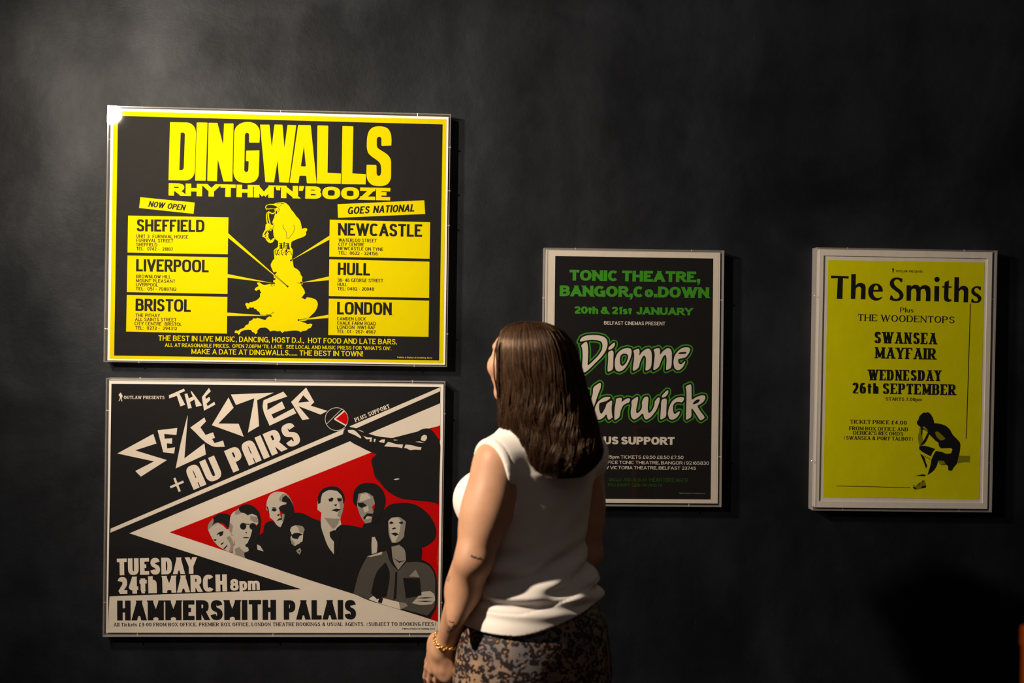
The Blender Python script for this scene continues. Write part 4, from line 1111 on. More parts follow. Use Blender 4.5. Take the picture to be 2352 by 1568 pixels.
# ------------------------------------------------------------------ the room
def wall_material():
    m, n, l, b = new_mat('black_limewash_plaster')
    t = n.new('ShaderNodeTexCoord')

    def noise(scale, detail, rough, vec=None, dist=0.0):
        q = n.new('ShaderNodeTexNoise')
        q.inputs['Scale'].default_value = scale
        q.inputs['Detail'].default_value = detail
        q.inputs['Roughness'].default_value = rough
        q.inputs['Distortion'].default_value = dist
        l.new(vec or t.outputs['Object'], q.inputs['Vector'])
        return q
    mp = n.new('ShaderNodeMapping')
    mp.inputs['Scale'].default_value = (1.6, 1.0, 0.9)
    l.new(t.outputs['Object'], mp.inputs['Vector'])
    big = noise(1.6, 6.0, .62, dist=.6)
    streak = noise(2.2, 5.0, .6, mp.outputs['Vector'], .2)
    mul = n.new('ShaderNodeMath')
    mul.operation = 'MULTIPLY'
    l.new(big.outputs['Fac'], mul.inputs[0])
    l.new(streak.outputs['Fac'], mul.inputs[1])
    cr = n.new('ShaderNodeValToRGB')
    cr.color_ramp.elements[0].position = .12
    cr.color_ramp.elements[0].color = (0.0045, 0.0052, 0.0072, 1)
    cr.color_ramp.elements[1].position = .42
    cr.color_ramp.elements[1].color = (0.0140, 0.0172, 0.0245, 1)
    l.new(mul.outputs[0], cr.inputs['Fac'])
    # pale scuffs and drips
    mp2 = n.new('ShaderNodeMapping')
    mp2.inputs['Scale'].default_value = (26.0, 1.0, 3.2)
    l.new(t.outputs['Object'], mp2.inputs['Vector'])
    sc = noise(2.0, 4.0, .7, mp2.outputs['Vector'])
    scr = n.new('ShaderNodeValToRGB')
    scr.color_ramp.elements[0].position = .70
    scr.color_ramp.elements[0].color = (0, 0, 0, 1)
    scr.color_ramp.elements[1].position = .86
    scr.color_ramp.elements[1].color = (.55, .55, .55, 1)
    l.new(sc.outputs['Fac'], scr.inputs['Fac'])
    mx = n.new('ShaderNodeMixRGB')
    l.new(scr.outputs['Color'], mx.inputs['Fac'])
    l.new(cr.outputs['Color'], mx.inputs['Color1'])
    mx.inputs['Color2'].default_value = (0.10, 0.095, 0.09, 1)
    l.new(mx.outputs['Color'], b.inputs['Base Color'])
    b.inputs['Specular Tint'].default_value = (.86, .92, .98, 1)
    rr = n.new('ShaderNodeMapRange')
    rr.inputs['To Min'].default_value = .50
    rr.inputs['To Max'].default_value = .64
    l.new(big.outputs['Fac'], rr.inputs['Value'])
    l.new(rr.outputs['Result'], b.inputs['Roughness'])
    sr = n.new('ShaderNodeMapRange')
    sr.inputs['From Min'].default_value = .18
    sr.inputs['From Max'].default_value = .42
    sr.inputs['To Min'].default_value = .16
    sr.inputs['To Max'].default_value = .43
    l.new(mul.outputs[0], sr.inputs['Value'])
    l.new(sr.outputs['Result'], b.inputs['Specular IOR Level'])
    fine = noise(190.0, 4.0, .6)
    mid = noise(16.0, 5.0, .6)
    ad = n.new('ShaderNodeMath')
    ad.operation = 'MULTIPLY_ADD'
    l.new(fine.outputs['Fac'], ad.inputs[0])
    ad.inputs[1].default_value = .22
    l.new(mid.outputs['Fac'], ad.inputs[2])
    bp = n.new('ShaderNodeBump')
    bp.inputs['Strength'].default_value = .30
    bp.inputs['Distance'].default_value = .006
    l.new(ad.outputs[0], bp.inputs['Height'])
    l.new(bp.outputs['Normal'], b.inputs['Normal'])
    return m


def box(name, x0, x1, y0, y1, z0, z1, mat, parent=None):
    v = [(x, y, z) for z in (z0, z1) for y in (y0, y1) for x in (x0, x1)]
    f = [(0, 2, 3, 1), (4, 5, 7, 6), (0, 1, 5, 4), (2, 6, 7, 3), (0, 4, 6, 2), (1, 3, 7, 5)]
    return link_mesh(name, v, f, mat, parent)


wl = box('wall_back', -4.2, 4.6, 0.0, 0.12, 0.0, 3.6, wall_material())
wl['kind'] = 'structure'


def floor_material():
    m, n, l, b = new_mat('dark_timber_floor')
    t = n.new('ShaderNodeTexCoord')
    br = n.new('ShaderNodeTexBrick')
    br.inputs['Scale'].default_value = 3.0
    br.inputs['Mortar Size'].default_value = .006
    br.inputs['Color1'].default_value = (.06, .03, .016, 1)
    br.inputs['Color2'].default_value = (.045, .022, .012, 1)
    br.inputs['Mortar'].default_value = (.012, .008, .006, 1)
    br.inputs['Brick Width'].default_value = 3.2
    br.inputs['Row Height'].default_value = .36
    l.new(t.outputs['Object'], br.inputs['Vector'])
    l.new(br.outputs['Color'], b.inputs['Base Color'])
    b.inputs['Roughness'].default_value = .5
    return m


fl = box('floor', -4.2, 4.6, -4.6, 0.0, -0.10, 0.0, floor_material())
fl['kind'] = 'structure'

# ------------------------------------------------------------------ the orange post close to the camera, at the frame's right edge
pt = thing('orange_post', 'dark orange upright post with a flat cap, out of focus at the frame\'s right edge', 'post', (0, 0, 0))
YP = CAM.y + 1.42
e0 = at(2336, 1431, YP)
pt.location = (e0.x + .0475, YP - .0475, 0)
om = flat('orange_paint', (0.125, 0.019, 0.0), 0.6, 0.08)


def lathe_square(name, prof, mat, parent, r=.012):
    """square post with rounded arrises: prof = (half width, z)"""
    vs, fs = [], []
    ring = []
    for cx, cy, a0 in ((1, 1, 0), (-1, 1, 90), (-1, -1, 180), (1, -1, 270)):
        for k in range(4):
            an = math.radians(a0 + 30 * k)
            ring.append((cx, cy, math.cos(an), math.sin(an)))
    n = len(ring)
    for h, z in prof:
        rr = min(r, h * .5)
        for cx, cy, ca, sa in ring:
            vs.append((cx * (h - rr) + rr * ca, cy * (h - rr) + rr * sa, z))
    for i in range(len(prof) - 1):
        for j in range(n):
            fs.append((i * n + j, i * n + (j + 1) % n, (i + 1) * n + (j + 1) % n, (i + 1) * n + j))
    fs.append(tuple(range(n))[::-1])
    fs.append(tuple(range((len(prof) - 1) * n, len(prof) * n)))
    return link_mesh(name, vs, fs, mat, parent)


lathe_square('shaft', [(.046, 0.012), (.046, e0.z - .030)], om, pt)
lathe_square('cap', [(.046, e0.z - .030), (.0475, e0.z - .029), (.0475, e0.z - .003), (.045, e0.z)], om, pt)
lathe_square('base_plate', [(.11, 0.0), (.11, 0.010), (.104, 0.012)], om, pt, .03)

# ------------------------------------------------------------------ the woman: one continuous body grown from a distance field
class Field:
    def __init__(self, lo, hi, h):
        self.lo = np.array(lo, dtype=np.float32)
        self.h = h
        self.n = np.ceil((np.array(hi) - np.array(lo)) / h).astype(int) + 1
        self.a = np.full(tuple(self.n), 0.2, dtype=np.float32)

    def block(self, lo, hi):
        i0 = np.clip(np.floor((np.array(lo) - self.lo) / self.h).astype(int), 0, self.n - 1)
        i1 = np.clip(np.ceil((np.array(hi) - self.lo) / self.h).astype(int) + 1, 1, self.n)
        ax = [self.lo[k] + self.h * np.arange(i0[k], i1[k], dtype=np.float32) for k in range(3)]
        X, Y, Zz = np.meshgrid(*ax, indexing='ij', sparse=True)
        return tuple(slice(i0[k], i1[k]) for k in range(3)), X, Y, Zz

    def op(self, lo, hi, fn, k=0.012, mode='add'):
        sl, X, Y, Zz = self.block(np.array(lo) - 3 * k - .02, np.array(hi) + 3 * k + .02)
        b = fn(X, Y, Zz).astype(np.float32)
        a = self.a[sl]
        if mode == 'sub':
            a, b = -a, b
        hh = np.clip(0.5 + 0.5 * (a - b) / k, 0, 1)
        r = a * (1 - hh) + b * hh - k * hh * (1 - hh)
        self.a[sl] = -r if mode == 'sub' else r

    def cone(self, p, q, r0, r1, k=0.012, mode='add'):
        p, q = np.array(p, float), np.array(q, float)
        d = q - p
        L2 = float(d @ d) + 1e-12
        rm = max(r0, r1)

        def fn(X, Y, Zz):
            t = np.clip(((X - p[0]) * d[0] + (Y - p[1]) * d[1] + (Zz - p[2]) * d[2]) / L2, 0, 1)
            return np.sqrt((X - p[0] - t * d[0]) ** 2 + (Y - p[1] - t * d[1]) ** 2 + (Zz - p[2] - t * d[2]) ** 2) - (r0 + (r1 - r0) * t)
        self.op(np.minimum(p, q) - rm, np.maximum(p, q) + rm, fn, k, mode)

    def ell(self, c, r, frame, k=0.012, mode='add'):
        c, r = np.array(c, float), np.array(r, float)
        A = [np.array(v, float) for v in frame]

        def fn(X, Y, Zz):
            g = [((X - c[0]) * A[i][0] + (Y - c[1]) * A[i][1] + (Zz - c[2]) * A[i][2]) / r[i] for i in range(3)]
            k0 = np.sqrt(g[0] ** 2 + g[1] ** 2 + g[2] ** 2)
            k1 = np.sqrt((g[0] / r[0]) ** 2 + (g[1] / r[1]) ** 2 + (g[2] / r[2]) ** 2) + 1e-6
            return k0 * (k0 - 1) / k1
        m = float(r.max())
        self.op(c - m, c + m, fn, k, mode)

    def mesh(self, smooth=1):
        """surface nets"""
        a, h = self.a, self.h
        ins = a < 0
        c = np.zeros(tuple(np.array(a.shape) - 1), dtype=np.int8)
        for dx in (0, 1):
            for dy in (0, 1):
                for dz in (0, 1):
                    c += ins[dx:a.shape[0] - 1 + dx, dy:a.shape[1] - 1 + dy, dz:a.shape[2] - 1 + dz]
        idx = np.argwhere((c > 0) & (c < 8))
        num = np.full(c.shape, -1, dtype=np.int32)
        num[idx[:, 0], idx[:, 1], idx[:, 2]] = np.arange(len(idx))
        acc = np.zeros((len(idx), 3))
        cnt = np.zeros(len(idx))
        corners = [(x, y, z) for x in (0, 1) for y in (0, 1) for z in (0, 1)]
        val = {k: a[idx[:, 0] + k[0], idx[:, 1] + k[1], idx[:, 2] + k[2]].astype(float) for k in corners}
        for k in corners:
            for ax in range(3):
                if k[ax] == 0:
                    m = list(k)
                    m[ax] = 1
                    m = tuple(m)
                    v0, v1 = val[k], val[m]
                    cr = (v0 < 0) != (v1 < 0)
                    t = np.where(cr, v0 / np.where(cr, v0 - v1, 1), 0)
                    for j in range(3):
                        acc[:, j] += np.where(cr, k[j] + (t if j == ax else 0), 0)
                    cnt += cr
        V = (idx + acc / cnt[:, None]) * h + self.lo
        Fs = []
        for ax in range(3):
            s0 = [slice(1, -1)] * 3
            s0[ax] = slice(0, -1)
            s1 = list(s0)
            s1[ax] = slice(1, None)
            lo_, hi_ = ins[tuple(s0)], ins[tuple(s1)]
            u, w_ = (ax + 1) % 3, (ax + 2) % 3
            for flip, mk in ((False, lo_ & ~hi_), (True, ~lo_ & hi_)):
                e = np.argwhere(mk)
                off = np.ones(3, int)
                off[ax] = 0
                e = e + off
                q = []
                for du, dw in ((-1, -1), (0, -1), (0, 0), (-1, 0)):
                    f = e.copy()
                    f[:, u] += du
                    f[:, w_] += dw
                    q.append(num[f[:, 0], f[:, 1], f[:, 2]])
                q = np.stack(q, 1)
                Fs.append(q[:, ::-1] if flip else q)
        F = np.concatenate(Fs)
        F = F[(F >= 0).all(1)]
        for _ in range(smooth):
            s = np.zeros_like(V)
            n = np.zeros(len(V))
            for i in range(4):
                for j in (1, 3):
                    np.add.at(s, F[:, i], V[F[:, (i + j) % 4]])
                    np.add.at(n, F[:, i], 1)
            V = V * .5 + .5 * s / np.maximum(n, 1)[:, None]
        return V, F


def np_mesh(name, V, F, mats, loc, parent=None, smooth=True):
    me = bpy.data.meshes.new(name)
    V = np.asarray(V, dtype=np.float32) - np.array(loc, dtype=np.float32)
    F = np.asarray(F, dtype=np.int32)
    k = F.shape[1]
    me.vertices.add(len(V))
    me.vertices.foreach_set('co', V.ravel())
    me.loops.add(F.size)
    me.loops.foreach_set('vertex_index', F.ravel())
    me.polygons.add(len(F))
    me.polygons.foreach_set('loop_start', np.arange(0, F.size, k, dtype=np.int32))
    me.polygons.foreach_set('use_smooth', np.full(len(F), smooth))
    for m in mats:
        me.materials.append(m)
    me.update(calc_edges=True)
    me.validate()
    o = bpy.data.objects.new(name, me)
    COL.objects.link(o)
    if parent:
        o.parent = parent
    return o


Y0 = -0.70
PHI = math.radians(35)
FB = np.array((-math.sin(PHI), math.cos(PHI), 0))       # where her chest faces
LB = np.array((-math.cos(PHI), -math.sin(PHI), 0))      # her left
UZ = np.array((0, 0, 1.0))


def pz(py, px=1225, y=Y0):
    return at(px, py, y).z


cx = at(1232, 1055, Y0).x
C0 = np.array((cx, Y0, 0.0))
hipx = at(1204, 1420, Y0).x


def B(l, f, z):
    """a point of her trunk: l to her left, f to her front, z above the floor; the trunk leans slightly towards the hips' place"""
    t = min(1, max(0, (1.33 - z) / .40))
    c = C0 + np.array(((hipx - cx) * t, 0, 0))
    return c + l * LB + f * FB + z * UZ


# trunk profile: height, forward offset, half width, half depth
PROF = np.array([(0.60, -.010, .165, .125), (0.74, -.024, .183, .138), (0.82, -.036, .182, .142), (0.92, -.040, .172, .134), (1.00, -.024, .148, .116), (1.09, .000, .124, .094), (1.16, .000, .130, .097), (1.22, -.004, .138, .102), (1.29, -.012, .142, .095), (1.345, -.016, .124, .076), (1.40, -.016, .070, .056)])


def trunk(X, Y, Zz, grow=0.0):
    f0, a, b = (np.interp(Zz, PROF[:, 0], PROF[:, i]) for i in (1, 2, 3))
    t = np.clip((1.33 - Zz) / .40, 0, 1)
    dx, dy = X - (C0[0] + (hipx - cx) * t), Y - C0[1]
    l = dx * LB[0] + dy * LB[1]
    f = dx * FB[0] + dy * FB[1] - f0
    a, b = a + grow, b + grow
    e = 2.35
    g0, g1 = np.abs(l) / a, np.abs(f) / b
    k0 = (g0 ** e + g1 ** e) ** (1 / e)
    k1 = np.sqrt((g0 / a) ** 2 + (g1 / b) ** 2) / np.maximum(np.sqrt(g0 ** 2 + g1 ** 2), 1e-5)
    return (k0 - 1) / np.maximum(k1, 1e-4)


SH_L, SH_R = B(.128, -.022, 1.306), B(-.138, -.012, 1.308)
ELB = np.array(at(1088, 1286, -0.855))
WRI = np.array(at(1025, 1474, -0.735))
ELB_R = B(-.155, -.035, 1.075)
WRI_R = B(-.105, .150, 1.06)
NECK = B(0, -.020, 1.37)
HY, HP = math.radians(63), math.radians(8)
FH = np.array((-math.sin(HY) * math.cos(HP), math.cos(HY) * math.cos(HP), math.sin(HP)))
LH = np.array((-math.cos(HY), -math.sin(HY), 0))
UH = np.cross(FH, LH)
HC = np.array(at(1217, 830, Y0 + .01))


def Hd(l, f, u):
    return HC + l * LH + f * FH + u * UH


HFR, BFR = (LH, FH, UH), (LB, FB, UZ)


def hand(fd, W, D, wd, nrm, curl, side):
    """palm and five bent fingers. W wrist, D direction to the knuckles, wd across the palm towards the thumb, nrm out of the back of the hand"""
    D, wd, nrm = (np.array(v) / np.linalg.norm(v) for v in (D, wd, nrm))
    pc = W + D * .045
    fd.ell(pc, (.040, .014, .050), (wd, nrm, D), .010)
    fd.cone(W, W + D * .03, .021, .024, .014)
    fd.ell(W + D * .038 + wd * .022 - nrm * .010, (.016, .014, .030), (wd, nrm, D), .008)
    for i, (o, ln, r) in enumerate(((.029, .072, .0088), (.010, .080, .0092), (-.009, .074, .0088), (-.027, .058, .0078))):
        k = W + D * (.086 - .006 * abs(i - 1)) + wd * o
        fd.cone(W + D * .05 + wd * o * .8, k, .010, r + .0012, .008)
        d, p = D.copy(), k
        for s, fr in enumerate((.46, .30, .24)):
            an = curl * (0.55 + .45 * s) * (1 + .10 * i)
            ca, sa = math.cos(an), math.sin(an)
            ax = wd
            d = d * ca - nrm * sa if s == 0 else d * ca + np.cross(ax, d) * (-sa if np.dot(np.cross(ax, D), nrm) > 0 else sa)
            d = d / np.linalg.norm(d)
            q = p + d * ln * fr
            fd.cone(p, q, r * (1 - .07 * s), r * (.93 - .08 * s), .0025)
            p = q
    t0 = W + D * .022 + wd * .026 - nrm * .006
    t1 = t0 + (D * .72 + wd * .55 - nrm * .30) * .042
    t2 = t1 + (D * .92 + wd * .15 - nrm * .28) * .032
    t3 = t2 + (D * .95 - wd * .05 - nrm * .25) * .024
    fd.cone(t0, t1, .013, .0108, .008)
    fd.cone(t1, t2, .0102, .0094, .003)
    fd.cone(t2, t3, .0094, .0078, .003)


fd = Field((C0[0] - .36, Y0 - .30, -.005), (C0[0] + .30, Y0 + .30, 1.70), 0.0032)
# trunk, neck and shoulders
fd.op((C0[0] - .26, Y0 - .26, .62), (C0[0] + .26, Y0 + .26, 1.41), lambda X, Y, Zz: np.maximum(trunk(X, Y, Zz), np.maximum(Zz - 1.395, .70 - Zz)), .02)
fd.cone(NECK - UZ * .03, Hd(0, -.022, -.055), .058, .050, .03)
for s, sh in ((1, SH_L), (-1, SH_R)):
    fd.cone(B(s * .035, -.020, 1.385), sh + UZ * .006, .046, .047, .035)
    fd.ell(sh + LB * s * .008, (.050, .056, .060), BFR, .02)
    fd.ell(B(s * .068, .090, 1.207), (.052, .058, .058), BFR, .03)
    hp = B(s * .09, -.01, .80)
    kn, an = B(s * .085, .02, .46), B(s * .080, -.01, .085)
    fd.cone(hp, kn, .086, .054, .03)
    fd.cone(kn, an, .052, .034, .02)
    fd.ell(B(s * .084, -.02, .34), (.046, .052, .10), BFR, .02)
    fd.ell(B(s * .082, .055, .035), (.036, .105, .030), BFR, .02)
    fd.ell(B(s * .080, -.03, .04), (.030, .034, .036), BFR, .02)
# left arm
up = (ELB - SH_L) / np.linalg.norm(ELB - SH_L)
af = FB - up * float(FB @ up)
af = af / np.linalg.norm(af)
al = np.cross(up, af)
fd.cone(SH_L, ELB, .053, .038, .018)
fd.ell(SH_L * .56 + ELB * .44 + af * .004, (.060, .053, .11), (af, al, up), .03)
fo = (WRI - ELB) / np.linalg.norm(WRI - ELB)
fd.cone(ELB, ELB * .65 + WRI * .35, .0365, .0355, .030)
fd.cone(ELB * .65 + WRI * .35, WRI, .0360, .0245, .018)
fd.ell(ELB + fo * .055 + af * .006, (.036, .034, .080), (af, al, fo), .03)
fd.cone(ELB - af * .022 - fo * .004, ELB - af * .022 + fo * .01, .014, .012, .02)
HD = np.array(at(994, 1556, -0.705)) - WRI
hand(fd, WRI, HD, FB * .9 + np.array((-.25, .1, .0)), LB * .9 - np.array((0, .45, 0)), .42, 1)
# right arm, bent in front of her
fd.cone(SH_R, ELB_R, .050, .037, .018)
fd.ell(SH_R * .5 + ELB_R * .5, (.046, .048, .09), BFR, .03)
fd.cone(ELB_R, ELB_R * .6 + WRI_R * .4, .037, .037, .016)
fd.cone(ELB_R * .6 + WRI_R * .4, WRI_R, .036, .0245, .016)
hand(fd, WRI_R, LB * .75 + FB * .35 + UZ * .1, UZ, FB * .8 - LB * .3, .55, -1)
# head
fd.ell(Hd(0, -.002, .014), (.072, .098, .080), HFR, .01)
fd.ell(Hd(0, .030, -.026), (.060, .062, .078), HFR, .02)
for s in (1, -1):
    fd.cone(Hd(s * .052, -.008, -.058), Hd(s * .012, .052, -.090), .017, .015, .018)
    fd.ell(Hd(s * .036, .070, -.022), (.024, .020, .022), HFR, .02)
    fd.ell(Hd(s * .074, -.008, -.006), (.009, .017, .031), HFR, .006)
    fd.ell(Hd(s * .030, .076, .024), (.020, .010, .008), HFR, .012)
fd.ell(Hd(0, .058, -.088), (.020, .020, .017), HFR, .016)
fd.cone(Hd(0, .083, .016), Hd(0, .098, -.022), .0085, .0115, .010)
for s in (1, -1):
    fd.ell(Hd(s * .0115, .092, -.028), (.0085, .011, .008), HFR, .006)
    fd.ell(Hd(s * .031, .095, .010), (.015, .013, .010), HFR, .010, 'sub')
fd.ell(Hd(0, .0850, -.0475), (.022, .0065, .0045), HFR, .006)
fd.ell(Hd(0, .0825, -.0570), (.019, .0070, .0052), HFR, .006)
V, F = fd.mesh(2)


def skin_material():
    m, n, l, b = new_mat('skin')
    t = n.new('ShaderNodeTexCoord')
    no = n.new('ShaderNodeTexNoise')
    no.inputs['Scale'].default_value = 22.0
    no.inputs['Detail'].default_value = 6.0
    l.new(t.outputs['Object'], no.inputs['Vector'])
    cr = n.new('ShaderNodeValToRGB')
    cr.color_ramp.elements[0].position = .3
    cr.color_ramp.elements[0].color = (0.50, 0.265, 0.160, 1)
    cr.color_ramp.elements[1].position = .7
    cr.color_ramp.elements[1].color = (0.58, 0.325, 0.205, 1)
    l.new(no.outputs['Fac'], cr.inputs['Fac'])
    at_ = n.new('ShaderNodeAttribute')
    at_.attribute_name = 'lips'
    mx = n.new('ShaderNodeMixRGB')
    l.new(at_.outputs['Fac'], mx.inputs['Fac'])
    l.new(cr.outputs['Color'], mx.inputs['Color1'])
    mx.inputs['Color2'].default_value = (0.48, 0.12, 0.10, 1)
    l.new(mx.outputs['Color'], b.inputs['Base Color'])
    b.inputs['Roughness'].default_value = .52
    b.inputs['Specular IOR Level'].default_value = .35
    b.inputs['Subsurface Weight'].default_value = .12
    b.inputs['Subsurface Radius'].default_value = (.012, .005, .003)
    b.inputs['Subsurface Scale'].default_value = .5
    return m


ROOT = np.array((C0[0], C0[1], 0.0))
body = np_mesh('person', V, F, [skin_material()], ROOT)
body.location = tuple(ROOT)
body['label'] = 'woman with long brown hair, white sleeveless top and leopard print skirt, seen from behind'
body['category'] = 'person'
att = body.data.attributes.new('lips', 'FLOAT', 'POINT')
hv = V - HC
hl, hf, hu = hv @ LH, hv @ FH, hv @ UH
lip = ((np.abs(hl) / .021) ** 2 + ((hu + .0522) / .0092) ** 2 < 1) & (hf > .078)
att.data.foreach_set('value', lip.astype(np.float32))

# eyes, with iris and pupil
def eye_mesh(c):
    vs, fs, mi = [], [], []
    n, m = 16, 10
    for i in range(m + 1):
        th = math.pi * i / m
        for j in range(n):
            p = 2 * math.pi * j / n
            vs.append(c + .0118 * (math.cos(th) * FH + math.sin(th) * (math.cos(p) * LH + math.sin(p) * UH)))
    for i in range(m):
        for j in range(n):
            fs.append((i * n + j, (i + 1) * n + j, (i + 1) * n + (j + 1) % n, i * n + (j + 1) % n))
            mi.append(2 if i < 1 else (1 if i < 2 else 0))
    return vs, fs, mi


em = [flat('eye_white', (.55, .52, .48), .3, .4), flat('brown_iris', (.10, .045, .02), .2, .5), flat('pupil', (.005, .005, .005), .2, .5)]
for s in (1, -1):
    vs, fs, mi = eye_mesh(Hd(s * .031, .0740, .009))
    link_mesh('eye', [v - ROOT for v in vs], fs, em, body, mi, True)

# ------------------------------------------------------------------ sleeveless top
HEM = 0.945


def hem_z(X):
    """the hem rides up on her right side"""
    x = np.clip(X - hipx + .03, 0, 1)
    return HEM + .28 * x * x / (x + .06)



def cloth_material(name, c0, c1, scale, rough, weave):
    m, n, l, b = new_mat(name)
    t = n.new('ShaderNodeTexCoord')
    no = n.new('ShaderNodeTexNoise')
    no.inputs['Scale'].default_value = scale
    no.inputs['Detail'].default_value = 4.0
    l.new(t.outputs['Object'], no.inputs['Vector'])
    mx = n.new('ShaderNodeMixRGB')
    mx.inputs['Color1'].default_value = (*c0, 1)
    mx.inputs['Color2'].default_value = (*c1, 1)
    l.new(no.outputs['Fac'], mx.inputs['Fac'])
    l.new(mx.outputs['Color'], b.inputs['Base Color'])
    b.inputs['Roughness'].default_value = rough
    b.inputs['Specular IOR Level'].default_value = .2
    n2 = n.new('ShaderNodeTexNoise')
    n2.inputs['Scale'].default_value = weave
    l.new(t.outputs['Object'], n2.inputs['Vector'])
    bp = n.new('ShaderNodeBump')
    bp.inputs['Strength'].default_value = .12
    bp.inputs['Distance'].default_value = .001
    l.new(n2.outputs['Fac'], bp.inputs['Height'])
    l.new(bp.outputs['Normal'], b.inputs['Normal'])
    return m


fs_ = Field((C0[0] - .27, Y0 - .27, HEM - .02), (C0[0] + .27, Y0 + .27, 1.46), 0.0023)


def shirt_trunk(X, Y, Zz):
    t = np.clip((1.33 - Zz) / .40, 0, 1)
    dx, dy = X - (C0[0] + (hipx - cx) * t), Y - C0[1]
    l = dx * LB[0] + dy * LB[1]
    f = dx * FB[0] + dy * FB[1]
    back = np.clip(.5 - f / .10, 0, 1)
    loose = .008 + .010 * np.exp(-((Zz - 1.02) / .06) ** 2) * back + .006 * np.exp(-((Zz - 1.10) / .08) ** 2)
    loose = loose + .007 * np.exp(-((Zz - HEM) / .05) ** 2)
    d = trunk(X, Y, Zz, 0.0) - loose
    # folds across the small of the back, fanning from her right side
    s = Zz - 1.085 - .20 * (l + .12) * np.clip(-(l + .12) / .1 + 1.2, 0, 1.4)
    w1 = np.exp(-((Zz - 1.06) / .055) ** 2) * back
    d = d - .0085 * w1 * np.sin((Zz + .28 * l) * 2 * np.pi / .058 + .6 * np.sin(l * 22))
    d = d - .0055 * np.exp(-((Zz - 1.005) / .03) ** 2) * np.sin((Zz - .10 * l) * 2 * np.pi / .036 + 1.2)
    d = d - .0022 * np.exp(-((Zz - 1.20) / .07) ** 2) * back * np.sin((l * .9 + Zz * .55) * 2 * np.pi / .085)
    hm = hem_z(X)
    band = (Zz < hm + .043)
    d = d + np.where(band, -.0022, 0.0) + .0022 * np.exp(-((Zz - hm - .044) / .003) ** 2)
    return d


fs_.op((C0[0] - .26, Y0 - .26, HEM - .01), (C0[0] + .26, Y0 + .26, 1.41), lambda X, Y, Zz: np.maximum(shirt_trunk(X, Y, Zz), Zz - 1.392), .02)
for s, sh in ((1, SH_L), (-1, SH_R)):
    fs_.cone(B(s * .035, -.020, 1.385), sh + UZ * .008, .053, .054, .035)
    fs_.ell(sh + LB * s * .006, (.060, .064, .066), BFR, .02)
    fs_.ell(B(s * .078, .100, 1.207), (.071, .069, .071), BFR, .06)
G_ = fs_.block(fs_.lo, fs_.lo + fs_.h * fs_.n)
_, X, Y, Zz = G_
a = fs_.a
dx, dy = X - C0[0], Y - C0[1]
l_ = dx * LB[0] + dy * LB[1]
f_ = dx * FB[0] + dy * FB[1]
# armholes: a slightly tilted cut at each shoulder, with a ribbed binding along it
for s, off in ((1, .148), (-1, .168)):
    cut = s * l_ - off - .22 * (Zz - 1.28) - 1.2 * np.clip(f_ - .045, 0, 1)
    near = np.exp(-((cut + .007) / .0075) ** 4) * (Zz > 1.20)
    a = a - .0016 * near + .0016 * np.exp(-((cut + .0165) / .0016) ** 2) * (Zz > 1.20)
    c2 = np.minimum(cut, Zz - 1.198)             # only above the armpit, with a rounded turn
    hh_ = np.clip(.5 + .5 * (Zz - 1.198 - cut) / .045, 0, 1)
    c2 = (Zz - 1.198) * (1 - hh_) + cut * hh_ - .045 * hh_ * (1 - hh_)
    a = np.maximum(a, c2)
# neck opening and hem
a = np.maximum(a, .082 - np.sqrt((dx - .0) ** 2 + (dy + 0.0) ** 2 + ((Zz - 1.445) * 1.3) ** 2))
a = np.maximum(a, hem_z(X) - Zz)
fs_.a = np.ascontiguousarray(np.broadcast_to(a, tuple(fs_.n))).astype(np.float32)
V, F = fs_.mesh(4)
np_mesh('sleeveless_top', V, F, [cloth_material('white_jersey', (.80, .755, .72), (.86, .82, .785), 14, .8, 900)], ROOT, body)


